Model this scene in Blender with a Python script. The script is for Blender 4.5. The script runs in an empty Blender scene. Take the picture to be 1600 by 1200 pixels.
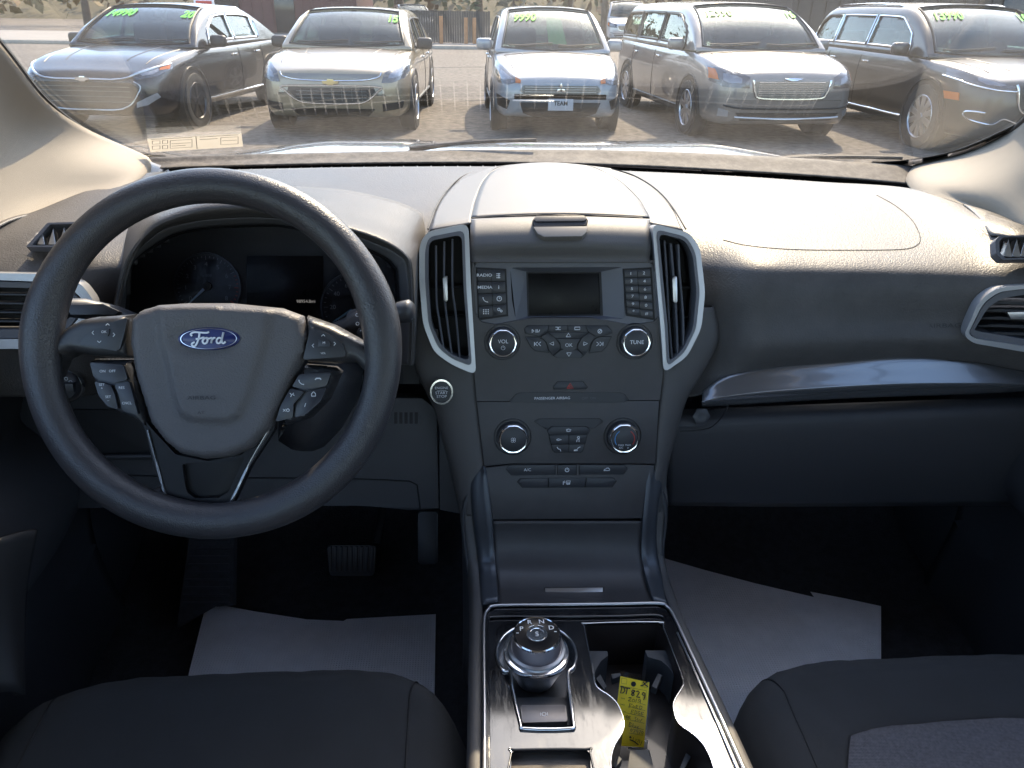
import bpy, bmesh, math, random
import numpy as np
from mathutils import Vector, Matrix
from mathutils.bvhtree import BVHTree
from mathutils.geometry import delaunay_2d_cdt, tessellate_polygon
random.seed(7)
SC = bpy.context.scene
COL = SC.collection
R = math.radians

# ---------------------------------------------------------------- camera, sky, sun, exposure
FPX = 1198.0
CAM = Vector((-0.14, 0.0, 1.45))
_f = Vector((712-800, 600-5, -FPX)).normalized()          # where "straight ahead" falls in the picture
_u = Vector((800-758, 3017-600, FPX)).normalized()        # where "up" falls
_u = (_u - _f*_u.dot(_f)).normalized()
_r = _f.cross(_u)
M3 = Matrix((_r, _f, _u))                                  # camera axes -> car axes (x right, y ahead, z up)
cd = bpy.data.cameras.new('camera'); cam = bpy.data.objects.new('camera', cd); COL.objects.link(cam)
cam.matrix_world = Matrix.Translation(CAM) @ M3.to_4x4()
cd.sensor_width = 36; cd.lens = FPX/1600*36; cd.clip_start = 0.02; cd.clip_end = 2000
SC.camera = cam
SUN_AZ, SUN_EL = R(22), R(45)
world = bpy.data.worlds.new('World'); SC.world = world; world.use_nodes = True
nt = world.node_tree; bg = nt.nodes['Background']
sky = nt.nodes.new('ShaderNodeTexSky'); sky.sky_type = 'NISHITA'; sky.sun_disc = False
sky.sun_elevation = SUN_EL; sky.sun_rotation = SUN_AZ
sky.air_density = 1.0; sky.dust_density = 1.6; sky.ozone_density = 1.0
nt.links.new(sky.outputs[0], bg.inputs[0]); bg.inputs[1].default_value = 0.15
sl = bpy.data.lights.new('sun', 'SUN'); sl.energy = 2.05; sl.angle = R(0.53); sl.color = (1.0, 0.80, 0.56)
sun = bpy.data.objects.new('sun', sl); COL.objects.link(sun)
SUND = Vector((math.sin(SUN_AZ)*math.cos(SUN_EL), math.cos(SUN_AZ)*math.cos(SUN_EL), math.sin(SUN_EL)))
sun.rotation_euler = SUND.to_track_quat('Z', 'Y').to_euler(); sun.location = (5, 10, 12)
vs = SC.view_settings; vs.view_transform = 'Standard'; vs.look = 'None'; vs.gamma = 1; vs.use_curve_mapping = False
vs.exposure = 2.2
cy = SC.cycles
cy.use_denoising = True; cy.max_bounces = 8; cy.diffuse_bounces = 4; cy.glossy_bounces = 4
cy.transparent_max_bounces = 24; cy.caustics_reflective = False; cy.caustics_refractive = False; cy.sample_clamp_indirect = 6

# ---------------------------------------------------------------- sight lines to real positions
def ray(px, py): return (M3 @ Vector((px-800, 600-py, -FPX))).normalized()
def aty(px, py, Y): d = ray(px, py); return CAM + d*((Y-CAM.y)/d.y)
def atz(px, py, Z): d = ray(px, py); return CAM + d*((Z-CAM.z)/d.z)
def pix(p):
    q = M3.transposed() @ (Vector(p)-CAM); return (800+FPX*q.x/-q.z, 600-FPX*q.y/-q.z)
class Plane:
    def __init__(s, o, n, u=(1, 0, 0)):
        s.o = Vector(o); s.n = Vector(n).normalized(); u = Vector(u); s.u = (u-s.n*u.dot(s.n)).normalized(); s.v = s.n.cross(s.u)
        if s.v.z < 0 and abs(s.n.z) < .99: s.v = -s.v; s.u = s.v.cross(s.n)
    def hit(s, px, py, off=0):
        d = ray(px, py); o = s.o+s.n*off; return CAM + d*((o-CAM).dot(s.n)/d.dot(s.n))
    def uv(s, px, py, off=0): q = s.hit(px, py, off)-s.o; return (q.dot(s.u), q.dot(s.v))
    def w(s, a, b, h=0): return s.o+s.u*a+s.v*b+s.n*h
    def uvs(s, pts, off=0): return [s.uv(x, y, off) for x, y in pts]

# ---------------------------------------------------------------- scene tree
def props(o, label=None, cat=None, group=None, kind=None):
    for k, v in (('label', label), ('category', cat), ('group', group), ('kind', kind)):
        if v: o[k] = v
    return o
def thing(name, label, cat, loc=(0, 0, 0), group=None, rz=0):
    o = bpy.data.objects.new(name, None); COL.objects.link(o); o.location = loc; o.rotation_euler = (0, 0, rz)
    o.empty_display_size = .05
    return props(o, label, cat, group)
def attach(o, parent):
    if parent is not None:
        o.parent = parent
        p = parent; loc = Vector(p.location)
        if p.type == 'EMPTY' and abs(p.rotation_euler.z) < 1e-9 and not p.get('_local'):
            o.matrix_parent_inverse = Matrix.Translation(-loc)
    return o
def link(name, me, mat, parent=None, label=None):
    o = bpy.data.objects.new(name, me); COL.objects.link(o)
    if mat is not None and not me.materials: me.materials.append(mat)
    attach(o, parent)
    if label: o['label'] = label
    return o
def mesh(name, V, F, mat, parent=None, smooth=35, label=None, mats=None, fm=None):
    me = bpy.data.meshes.new(name); me.from_pydata([tuple(v) for v in V], [], F)
    if mats:
        for m in mats: me.materials.append(m)
        if fm: me.polygons.foreach_set('material_index', fm)
    finish(me, smooth)
    return link(name, me, mat, parent, label)
def finish(me, smooth=35, recalc=False):
    if recalc:
        bm = bmesh.new(); bm.from_mesh(me); bmesh.ops.recalc_face_normals(bm, faces=bm.faces); bm.to_mesh(me); bm.free()
    if smooth:
        me.polygons.foreach_set('use_smooth', [True]*len(me.polygons)); me.set_sharp_from_angle(angle=R(smooth))
    me.update()
def bmobj(name, bm, mat, parent=None, smooth=35, label=None, recalc=True):
    if recalc: bmesh.ops.recalc_face_normals(bm, faces=bm.faces)
    me = bpy.data.meshes.new(name); bm.to_mesh(me); bm.free(); finish(me, smooth)
    return link(name, me, mat, parent, label)
def copy_tree(o, parent=None):
    c = o.copy(); COL.objects.link(c)
    if parent is not None: c.parent = parent
    for ch in list(o.children): copy_tree(ch, c)
    return c

# ---------------------------------------------------------------- shapes
def crs(P, n, closed=False):
    """Catmull-Rom through points P (tuples of any length), n samples per span"""
    P = [np.array(p, float) for p in P]; N = len(P); out = []
    for i in range(N if closed else N-1):
        g = (lambda k: P[k % N]) if closed else (lambda k: P[max(0, min(N-1, k))])
        a, b, c, d = g(i-1), g(i), g(i+1), g(i+2)
        for k in range(n):
            t = k/n; out.append(.5*((2*b)+(c-a)*t+(2*a-5*b+4*c-d)*t*t+(3*b-a-3*c+d)*t**3))
    if not closed: out.append(P[-1])
    return out
def mono(keys):
    """monotone cubic through (x, y) keys"""
    X = [k[0] for k in keys]; Y = [k[1] for k in keys]; n = len(X)
    D = [(Y[i+1]-Y[i])/(X[i+1]-X[i]) for i in range(n-1)]
    T = [D[0]]+[0 if D[i-1]*D[i] <= 0 else 2*D[i-1]*D[i]/(D[i-1]+D[i]) for i in range(1, n-1)]+[D[-1]]
    def f(x):
        if x <= X[0]: return Y[0]
        if x >= X[-1]: return Y[-1]
        i = max(j for j in range(n-1) if X[j] <= x); h = X[i+1]-X[i]; t = (x-X[i])/h
        return ((2*t**3-3*t*t+1)*Y[i]+(t**3-2*t*t+t)*h*T[i]+(-2*t**3+3*t*t)*Y[i+1]+(t**3-t*t)*h*T[i+1])
    return f
def surf(name, rows, mat, parent=None, nu=5, nv=5, thick=0, label=None, smooth=50, flip=False):
    """smooth sheet through a grid of 3-D points; thick > 0 gives it a back"""
    rr = [crs([tuple(p) for p in r], nu) for r in rows]
    cols = list(zip(*rr)); cc = [crs(c, nv) for c in cols]
    nU, nV = len(cc), len(cc[0]); V = [Vector(cc[i][j]) for j in range(nV) for i in range(nU)]
    F = [(j*nU+i, j*nU+i+1, (j+1)*nU+i+1, (j+1)*nU+i) for j in range(nV-1) for i in range(nU-1)]
    me = bpy.data.meshes.new(name); me.from_pydata(V, [], F)
    if flip: me.flip_normals()
    finish(me, smooth)
    o = link(name, me, mat, parent, label)
    if thick:
        m = o.modifiers.new('s', 'SOLIDIFY'); m.thickness = abs(thick); m.offset = -1 if thick > 0 else 1
    return o
def rounded(pts, r, seg=4, closed=True):
    """round the corners of a 2-D outline"""
    out = []; n = len(pts)
    for i in range(n):
        p = Vector(pts[i][:2]); a = Vector(pts[i-1][:2])-p; b = Vector(pts[(i+1) % n][:2])-p
        la, lb = a.length, b.length
        if la < 1e-9 or lb < 1e-9: continue
        rr = min(r, la*.45, lb*.45); A = p+a/la*rr; B = p+b/lb*rr
        for k in range(seg+1):
            t = k/seg; out.append(tuple(A*(1-t)**2+p*2*t*(1-t)+B*t*t))
    return out
def area2(p): return sum(p[i-1][0]*p[i][1]-p[i][0]*p[i-1][1] for i in range(len(p)))/2
def slab(name, P, pts, h0, h1, mat, parent=None, bev=.0006, rnd=0, seg=2, label=None, uvmode=False):
    """solid plate on plane P: outline in picture pixels (or plane metres), from height h0 to h1, bevelled rim"""
    q = list(pts) if uvmode else P.uvs(pts, h1)
    if rnd: q = rounded(q, rnd)
    if area2(q) < 0: q = q[::-1]
    bm = bmesh.new()
    lo = [bm.verts.new(P.w(a, b, h0)) for a, b in q]; hi = [bm.verts.new(P.w(a, b, h1)) for a, b in q]; n = len(q)
    top = bm.faces.new(hi); bm.faces.new(lo[::-1])
    for i in range(n): bm.faces.new((lo[i], lo[(i+1) % n], hi[(i+1) % n], hi[i]))
    if bev: bmesh.ops.bevel(bm, geom=list(top.edges), offset=bev, segments=seg, profile=.6, affect='EDGES', clamp_overlap=True)
    return bmobj(name, bm, mat, parent, 40, label)
def inpoly(x, y, poly):
    c = False; j = len(poly)-1
    for i in range(len(poly)):
        if (poly[i][1] > y) != (poly[j][1] > y) and x < (poly[j][0]-poly[i][0])*(y-poly[i][1])/(poly[j][1]-poly[i][1])+poly[i][0]: c = not c
        j = i
    return c
def cdt(outer, holes=(), grid=None):
    pts = []; edges = []
    for L in [outer]+list(holes):
        b = len(pts); pts += [Vector(p[:2]) for p in L]; edges += [(b+i, b+(i+1) % len(L)) for i in range(len(L))]
    if grid:
        xs = [p[0] for p in outer]; ys = [p[1] for p in outer]
        x = min(xs)+grid*.5
        while x < max(xs):
            y = min(ys)+grid*.5
            while y < max(ys):
                if inpoly(x, y, outer) and not any(inpoly(x, y, h) for h in holes): pts.append(Vector((x, y)))
                y += grid
            x += grid
    V, E, F, *_ = delaunay_2d_cdt(pts, edges, [], 0, 1e-7)
    out = []
    for f in F:
        cx = sum(V[i][0] for i in f)/len(f); cyy = sum(V[i][1] for i in f)/len(f)
        if inpoly(cx, cyy, outer) and not any(inpoly(cx, cyy, h) for h in holes): out.append(tuple(f))
    return V, out
def plate(name, P, outer, holes, h0, h1, mat, parent=None, label=None, uvmode=False, rnd=0, grid=None, bend=None):
    """solid plate with openings"""
    conv = (lambda L: list(L)) if uvmode else (lambda L: P.uvs(L, h1))
    o = conv(outer); hs = [conv(h) for h in holes]
    if rnd: o = rounded(o, rnd); hs = [rounded(h, rnd) for h in hs]
    V, F = cdt(o, hs, grid)
    n = len(V); bz = bend or (lambda a, b: 0)
    VV = [P.w(v[0], v[1], h1+bz(v[0], v[1])) for v in V]+[P.w(v[0], v[1], h0+bz(v[0], v[1])) for v in V]
    cnt = {}
    for f in F:
        for i in range(len(f)):
            e = (f[i], f[(i+1) % len(f)]); cnt[e] = 1
    FF = [f for f in F]+[tuple(n+i for i in f[::-1]) for f in F]
    for (a, b) in cnt:
        if (b, a) not in cnt: FF.append((b, a, n+a, n+b))
    me = bpy.data.meshes.new(name); me.from_pydata(VV, [], FF); finish(me, 40, True)
    return link(name, me, mat, parent, label)
def dist_poly(x, y, poly):
    m = 1e9; n = len(poly)
    for i in range(n):
        ax, ay = poly[i-1]; bx, by = poly[i]; dx, dy = bx-ax, by-ay; L = dx*dx+dy*dy
        t = 0 if L == 0 else max(0, min(1, ((x-ax)*dx+(y-ay)*dy)/L)); m = min(m, (ax+t*dx-x)**2+(ay+t*dy-y)**2)
    return math.sqrt(m)
def pillow(name, P, outline, h0, h1, mat, parent=None, rad=.01, grid=.006, dome=0, uvmode=False, rnd=0, label=None, extra=None):
    """cushion-like solid: rounded rim of radius rad, optional extra crown"""
    q = list(outline) if uvmode else P.uvs(outline, h1)
    if rnd: q = rounded(q, rnd)
    d = []
    for i in range(len(q)):                       # resample the rim
        a, b = Vector(q[i-1]), Vector(q[i]); k = max(1, int((b-a).length/grid))
        d += [tuple(a.lerp(b, t/k)) for t in range(k)]
    ins = [(d[i][0], d[i][1]) for i in range(len(d))]
    V, F = cdt(d, (), grid)
    n = len(V)
    def hh(x, y):
        dd = dist_poly(x, y, q); t = min(1, dd/rad); z = (h1-h0)*math.sqrt(max(0, 1-(1-t)**2))
        if dome: z += dome*min(1, dd/(rad*4))
        if extra: z += extra(x, y, dd)
        return h0+z
    VV = [P.w(v[0], v[1], hh(v[0], v[1])) for v in V]
    me = bpy.data.meshes.new(name)
    ed = {}
    for f in F:
        for i in range(len(f)): ed[(f[i], f[(i+1) % len(f)])] = 1
    VV += [P.w(v[0], v[1], h0-.002) for v in V]
    FF = list(F)+[tuple(n+i for i in f[::-1]) for f in F]+[(b, a, n+a, n+b) for (a, b) in ed if (b, a) not in ed]
    me.from_pydata(VV, [], FF); finish(me, 60, True)
    return link(name, me, mat, parent, label)
def tube(name, pts, r, mat, parent=None, seg=8, closed=False, label=None, flat=1.0, up=None, smooth=60):
    """tube along 3-D points; r a number or list; flat < 1 squashes it along up"""
    P = [Vector(p) for p in pts]; n = len(P); V = []; F = []
    rs = r if isinstance(r, (list, tuple)) else [r]*n
    prev = None
    for i in range(n):
        a = P[(i-1) % n] if (closed or i > 0) else P[i]; b = P[(i+1) % n] if (closed or i < n-1) else P[i]
        t = (b-a).normalized() if (b-a).length > 1e-9 else Vector((0, 0, 1))
        if up is not None: x = Vector(up)
        else: x = prev if prev is not None else (Vector((0, 0, 1)) if abs(t.z) < .9 else Vector((1, 0, 0)))
        x = (x-t*x.dot(t)).normalized(); y = t.cross(x); prev = x
        for k in range(seg):
            an = 2*math.pi*k/seg; V.append(P[i]+(x*math.cos(an)*flat+y*math.sin(an))*rs[i])
    for i in range(n if closed else n-1):
        for k in range(seg):
            a = i*seg+k; b = i*seg+(k+1) % seg; c = ((i+1) % n)*seg+(k+1) % seg; d = ((i+1) % n)*seg+k; F.append((a, b, c, d))
    if not closed: F += [tuple(range(seg))[::-1], tuple((n-1)*seg+k for k in range(seg))]
    return mesh(name, V, F, mat, parent, smooth, label)
def lathe(name, P, c, prof, mat, parent=None, seg=40, label=None, arc=None, squash=1.0, wave=None, smooth=40):
    """turn profile [(radius, height)] about plane normal at c (plane metres)"""
    V = []; F = []; n = len(prof)
    a0, a1 = arc or (0, 2*math.pi); full = arc is None; m = seg if full else seg+1
    for i in range(m):
        an = a0+(a1-a0)*i/seg; k = wave(an) if wave else 1
        for (r, h) in prof: V.append(P.w(c[0]+r*k*math.cos(an), c[1]+r*k*squash*math.sin(an), h))
    for i in range(seg):
        for j in range(n-1):
            a = i*n+j; b = ((i+1) % m)*n+j; F.append((a, b, b+1, a+1))
    if prof[-1][0] > 1e-6 and full: F.append(tuple(i*n+n-1 for i in range(m)))
    me = bpy.data.meshes.new(name); me.from_pydata(V, [], F)
    bm = bmesh.new(); bm.from_mesh(me); bmesh.ops.remove_doubles(bm, verts=bm.verts, dist=1e-6)
    bmesh.ops.recalc_face_normals(bm, faces=bm.faces); bm.to_mesh(me); bm.free(); finish(me, smooth)
    return link(name, me, mat, parent, label)
def box(name, c, s, mat, parent=None, bev=.004, seg=2, rz=0, label=None, rx=0, ry=0):
    bm = bmesh.new(); bmesh.ops.create_cube(bm, size=1)
    bmesh.ops.scale(bm, vec=s, verts=bm.verts)
    if bev: bmesh.ops.bevel(bm, geom=list(bm.edges), offset=bev, segments=seg, profile=.5, affect='EDGES', clamp_overlap=True)
    M = Matrix.Translation(c) @ Matrix.Rotation(rz, 4, 'Z') @ Matrix.Rotation(rx, 4, 'X') @ Matrix.Rotation(ry, 4, 'Y')
    bmesh.ops.transform(bm, matrix=M, verts=bm.verts)
    return bmobj(name, bm, mat, parent, 40, label)
def strokes(name, P, lines, w, h, mat, parent=None, th=.0002):
    """flat pen strokes (print, icons): polylines in plane metres, one joined mesh"""
    V = []; F = []
    for L in lines:
        L = [Vector(p) for p in L]; n = len(L); b = len(V)
        for i in range(n):
            a = L[max(0, i-1)]; c = L[min(n-1, i+1)]; t = (c-a)
            t = t.normalized() if t.length > 1e-9 else Vector((1, 0)); nn = Vector((-t.y, t.x))*w*.5
            for s in (1, -1):
                q = L[i]+nn*s; V.append(P.w(q.x, q.y, h)); V.append(P.w(q.x, q.y, h+th))
        for i in range(n-1):
            o = b+i*4; F += [(o+1, o+3, o+7, o+5), (o, o+1, o+5, o+4), (o+3, o+2, o+6, o+7), (o, o+4, o+6, o+2)]
        F += [(b, b+2, b+3, b+1), (b+(n-1)*4, b+(n-1)*4+1, b+(n-1)*4+3, b+(n-1)*4+2)]
    return mesh(name, V, F, mat, parent, 0)
_fonts = {}
def text_mesh(s, size, bold=0, shear=0, spacing=1):
    k = (s, size, bold, shear, spacing)
    if k in _fonts: return _fonts[k]
    c = bpy.data.curves.new('txt', 'FONT'); c.body = s; c.size = size; c.align_x = 'CENTER'; c.align_y = 'CENTER'
    c.offset = bold*size; c.shear = shear; c.space_character = spacing; c.resolution_u = 3
    o = bpy.data.objects.new('txt', c); COL.objects.link(o)
    dg = bpy.context.evaluated_depsgraph_get(); me = bpy.data.meshes.new_from_object(o.evaluated_get(dg))
    bpy.data.objects.remove(o); V = [tuple(v.co) for v in me.vertices]; F = [tuple(p.vertices) for p in me.polygons]
    _fonts[k] = (V, F); return V, F
def text(s, P, px, py, hpx, mat, parent, off=.0003, bold=0, shear=0, stretch=1, name='lettering', rot=0, uvp=None, size=None, mirror=False):
    """print on plane P: centre at a pixel, cap height in pixels"""
    if uvp is None:
        a, b = P.uv(px, py, off); b2 = P.uv(px, py+hpx, off)[1]; size = abs(b-b2)/.72
    else: a, b = uvp
    V, F = text_mesh(s, 1.0, bold, shear); ca, sa = math.cos(rot), math.sin(rot); W = []
    for v in V:
        x, y = v[0]*size*stretch*(-1 if mirror else 1), v[1]*size; W.append(P.w(a+x*ca-y*sa, b+x*sa+y*ca, off))
    return mesh(name, W, F, mat, parent, 0)

# ---------------------------------------------------------------- materials
def nodes(m): m.use_nodes = True; return m.node_tree, m.node_tree.nodes, m.node_tree.links
def mat(name, col, rough=.5, metal=0, spec=.5, coat=0, grain=None, vary=0, vscale=8, emit=None, sheen=0, fleck=0, coatr=.05, scratch=0, dust=0):
    """col may vary with noise (vary); grain = (scale, depth_m, kind) gives bump relief"""
    m = bpy.data.materials.new(name); t, N, L = nodes(m); b = N['Principled BSDF']
    b.inputs['Base Color'].default_value = (*col, 1); b.inputs['Roughness'].default_value = rough
    b.inputs['Metallic'].default_value = metal; b.inputs['Specular IOR Level'].default_value = spec
    b.inputs['Coat Weight'].default_value = coat; b.inputs['Coat Roughness'].default_value = coatr
    if sheen: b.inputs['Sheen Weight'].default_value = sheen
    tc = N.new('ShaderNodeTexCoord')
    if vary or dust:
        n = N.new('ShaderNodeTexNoise'); n.inputs['Scale'].default_value = vscale; n.inputs['Detail'].default_value = 6; n.inputs['Roughness'].default_value = .65
        L.new(tc.outputs['Object'], n.inputs['Vector'])
        mr = N.new('ShaderNodeMapRange'); mr.inputs[1].default_value = .3; mr.inputs[2].default_value = .7
        mr.inputs[3].default_value = 1-vary; mr.inputs[4].default_value = 1+vary; L.new(n.outputs[0], mr.inputs[0])
        mx = N.new('ShaderNodeMix'); mx.data_type = 'RGBA'; mx.blend_type = 'MULTIPLY'; mx.inputs[0].default_value = 1
        mx.inputs[6].default_value = (*col, 1); L.new(mr.outputs[0], mx.inputs[7]); out = mx.outputs[2]
        if fleck:
            f = N.new('ShaderNodeTexNoise'); f.inputs['Scale'].default_value = fleck; f.inputs['Detail'].default_value = 2; L.new(tc.outputs['Object'], f.inputs['Vector'])
            fr = N.new('ShaderNodeMapRange'); fr.inputs[1].default_value = .35; fr.inputs[2].default_value = .65; fr.inputs[3].default_value = .6; fr.inputs[4].default_value = 1.4
            L.new(f.outputs[0], fr.inputs[0]); m2 = N.new('ShaderNodeMix'); m2.data_type = 'RGBA'; m2.blend_type = 'MULTIPLY'; m2.inputs[0].default_value = 1
            L.new(out, m2.inputs[6]); L.new(fr.outputs[0], m2.inputs[7]); out = m2.outputs[2]
        if dust:
            dn = N.new('ShaderNodeTexNoise'); dn.inputs['Scale'].default_value = 45; dn.inputs['Detail'].default_value = 8; dn.inputs['Roughness'].default_value = .8
            L.new(tc.outputs['Object'], dn.inputs['Vector']); dr = N.new('ShaderNodeMapRange'); dr.inputs[1].default_value = .42; dr.inputs[2].default_value = .75; dr.inputs[4].default_value = dust
            L.new(dn.outputs[0], dr.inputs[0]); m3 = N.new('ShaderNodeMix'); m3.data_type = 'RGBA'; L.new(dr.outputs[0], m3.inputs[0]); L.new(out, m3.inputs[6])
            m3.inputs[7].default_value = (.42, .37, .31, 1); out = m3.outputs[2]
        L.new(out, b.inputs['Base Color'])
        rr = N.new('ShaderNodeMapRange'); rr.inputs[3].default_value = max(0, rough-.12*vary*4); rr.inputs[4].default_value = min(1, rough+.12*vary*4)
        L.new(n.outputs[0], rr.inputs[0]); L.new(rr.outputs[0], b.inputs['Roughness'])
    if grain:
        sc_, dep, kind = grain
        if kind == 'leather':
            v = N.new('ShaderNodeTexVoronoi'); v.feature = 'SMOOTH_F1'; v.inputs['Scale'].default_value = sc_; v.inputs['Smoothness'].default_value = .35
            wn = N.new('ShaderNodeTexNoise'); wn.inputs['Scale'].default_value = sc_*.35; wn.inputs['Detail'].default_value = 2; L.new(tc.outputs['Object'], wn.inputs['Vector'])
            va = N.new('ShaderNodeVectorMath'); va.operation = 'MULTIPLY_ADD'; L.new(wn.outputs[1], va.inputs[0]); va.inputs[1].default_value = (3/sc_,)*3
            L.new(tc.outputs['Object'], va.inputs[2]); L.new(va.outputs[0], v.inputs['Vector']); h = v.outputs[0]; inv = True
        elif kind == 'weave':
            w1 = N.new('ShaderNodeTexWave'); w1.bands_direction = 'X'; w1.inputs['Scale'].default_value = sc_
            w2 = N.new('ShaderNodeTexWave'); w2.bands_direction = 'Y'; w2.inputs['Scale'].default_value = sc_
            for w in (w1, w2): L.new(tc.outputs['Object'], w.inputs['Vector']); w.inputs['Distortion'].default_value = .6
            ma = N.new('ShaderNodeMath'); ma.operation = 'MULTIPLY'; L.new(w1.outputs['Fac'], ma.inputs[0]); L.new(w2.outputs['Fac'], ma.inputs[1]); h = ma.outputs[0]; inv = False
        else:
            w = N.new('ShaderNodeTexNoise'); w.inputs['Scale'].default_value = sc_; w.inputs['Detail'].default_value = 5; w.inputs['Roughness'].default_value = .7
            L.new(tc.outputs['Object'], w.inputs['Vector']); h = w.outputs[0]; inv = False
        bp = N.new('ShaderNodeBump'); bp.inputs['Strength'].default_value = 1; bp.inputs['Distance'].default_value = dep; bp.invert = inv
        L.new(h, bp.inputs['Height']); L.new(bp.outputs[0], b.inputs['Normal'])
        if coat: L.new(bp.outputs[0], b.inputs['Coat Normal'])
    if scratch:
        w = N.new('ShaderNodeTexNoise'); w.inputs['Scale'].default_value = 60; w.inputs['Detail'].default_value = 10; w.inputs['Roughness'].default_value = .8
        mp = N.new('ShaderNodeMapping'); mp.inputs['Scale'].default_value = (2.5, .35, 1); mp.inputs['Rotation'].default_value = (0, 0, .5)
        L.new(tc.outputs['Object'], mp.inputs[0]); L.new(mp.outputs[0], w.inputs['Vector'])
        sr = N.new('ShaderNodeMapRange'); sr.inputs[1].default_value = .5; sr.inputs[2].default_value = .72; sr.inputs[3].default_value = rough; sr.inputs[4].default_value = rough+scratch
        L.new(w.outputs[0], sr.inputs[0]); L.new(sr.outputs[0], b.inputs['Roughness'])
        if coat: L.new(sr.outputs[0], b.inputs['Coat Roughness'])
    if emit: b.inputs['Emission Color'].default_value = (*emit[:3], 1); b.inputs['Emission Strength'].default_value = emit[3]
    return m
def glass(name, tint=(.9, .95, .93), film=0, rough=0, ior=1.5):
    """pane: see-through with true Fresnel reflection, plus a thin film of dust"""
    m = bpy.data.materials.new(name); t, N, L = nodes(m); N.remove(N['Principled BSDF']); out = N['Material Output']
    tr = N.new('ShaderNodeBsdfTransparent'); tr.inputs[0].default_value = (*tint, 1)
    gl = N.new('ShaderNodeBsdfGlossy'); gl.inputs['Roughness'].default_value = rough; gl.inputs[0].default_value = (1, 1, 1, 1)
    ge = N.new('ShaderNodeNewGeometry'); mi = N.new('ShaderNodeMapRange'); mi.inputs[3].default_value = ior; mi.inputs[4].default_value = 1/ior
    L.new(ge.outputs['Backfacing'], mi.inputs[0]); fr = N.new('ShaderNodeFresnel'); L.new(mi.outputs[0], fr.inputs['IOR'])
    mx = N.new('ShaderNodeMixShader'); L.new(fr.outputs[0], mx.inputs[0]); L.new(tr.outputs[0], mx.inputs[1]); L.new(gl.outputs[0], mx.inputs[2])
    last = mx.outputs[0]
    if film:
        df = N.new('ShaderNodeBsdfDiffuse'); df.inputs[0].default_value = (.75, .7, .6, 1)
        tl = N.new('ShaderNodeBsdfTranslucent'); tl.inputs[0].default_value = (.75, .7, .6, 1)
        a = N.new('ShaderNodeMixShader'); a.inputs[0].default_value = .5; L.new(df.outputs[0], a.inputs[1]); L.new(tl.outputs[0], a.inputs[2])
        tc = N.new('ShaderNodeTexCoord'); n1 = N.new('ShaderNodeTexNoise'); n1.inputs['Scale'].default_value = 5; n1.inputs['Detail'].default_value = 7; L.new(tc.outputs['Object'], n1.inputs['Vector'])
        n2 = N.new('ShaderNodeTexVoronoi'); n2.inputs['Scale'].default_value = 55; L.new(tc.outputs['Object'], n2.inputs['Vector'])
        r1 = N.new('ShaderNodeMapRange'); r1.inputs[1].default_value = .3; r1.inputs[2].default_value = .75; r1.inputs[3].default_value = film*.5; r1.inputs[4].default_value = film*1.5
        r2 = N.new('ShaderNodeMapRange'); r2.inputs[1].default_value = .05; r2.inputs[2].default_value = .0; r2.inputs[4].default_value = film*8
        L.new(n1.outputs[0], r1.inputs[0]); L.new(n2.outputs[0], r2.inputs[0]); ad = N.new('ShaderNodeMath'); ad.operation = 'ADD'; ad.use_clamp = True
        L.new(r1.outputs[0], ad.inputs[0]); L.new(r2.outputs[0], ad.inputs[1])
        m2 = N.new('ShaderNodeMixShader'); L.new(ad.outputs[0], m2.inputs[0]); L.new(last, m2.inputs[1]); L.new(a.outputs[0], m2.inputs[2]); last = m2.outputs[0]
    L.new(last, out.inputs[0]); return m

SOFT = mat('dash_soft_vinyl', (.092, .088, .088), .40, grain=(430, .0003, 'leather'), vary=.16, vscale=14, spec=.17)
SOFT2 = mat('dash_smooth_vinyl', (.085, .081, .080), .48, grain=(900, .0004, 'noise'), vary=.06, spec=.55)
COWL = mat('dusty_cowl_plastic', (.060, .052, .046), .7, spec=.3, grain=(500, .0007, 'noise'), vary=.25, vscale=20, dust=.35)
STACK = mat('stack_plastic', (.054, .051, .053), .42, grain=(1300, .00018, 'noise'), vary=.12, vscale=22, spec=.5)
BEZEL = mat('radio_bezel_plastic', (.12, .125, .145), .42, grain=(1500, .0001, 'noise'), vary=.05)
BEZEL2 = mat('cluster_bezel_grey', (.21, .21, .225), .38, .3)
KEY = mat('button_rubber', (.032, .034, .040), .42, spec=.5)
PRINT = mat('white_print', (.75, .77, .8), .6)
DIMPRINT = mat('faint_print', (.10, .10, .11), .6)
REDP = mat('red_print', (.45, .04, .03), .5)
BLUEP = mat('blue_print', (.08, .3, .65), .5)
CHROME = mat('polished_chrome', (.85, .85, .86), .09, 1)
SATIN = mat('satin_silver', (.55, .56, .58), .34, 1, vary=.05)
SILVER = mat('silver_trim_paint', (.42, .43, .46), .33, .5, vary=.04, coat=.2)
PIANO = mat('gloss_black', (.008, .008, .010), .10, coat=1, spec=.6, scratch=.2)
GLOSS = mat('gloss_trim', (.20, .205, .22), .24, .6, coat=.9, spec=.6)
BLACK = mat('deep_black_plastic', (.010, .010, .012), .6)
DARKP = mat('lower_dash_plastic', (.034, .035, .040), .5, grain=(700, .0004, 'noise'))
CARPET = mat('black_carpet', (.045, .045, .050), .95, grain=(300, .003, 'noise'), vary=.4, vscale=60)
WHEELL = mat('wheel_polyurethane', (.042, .042, .048), .33, grain=(750, .0003, 'leather'), spec=.55)
BAGM = mat('airbag_cover_vinyl', (.095, .092, .098), .5, grain=(600, .0004, 'leather'), spec=.5)
PILLAR = mat('beige_pillar_trim', (.27, .235, .19), .75, grain=(900, .0004, 'noise'), vary=.05)
HEADL = mat('headliner_fabric', (.72, .69, .63), .9, grain=(500, .0005, 'noise'))
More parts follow.
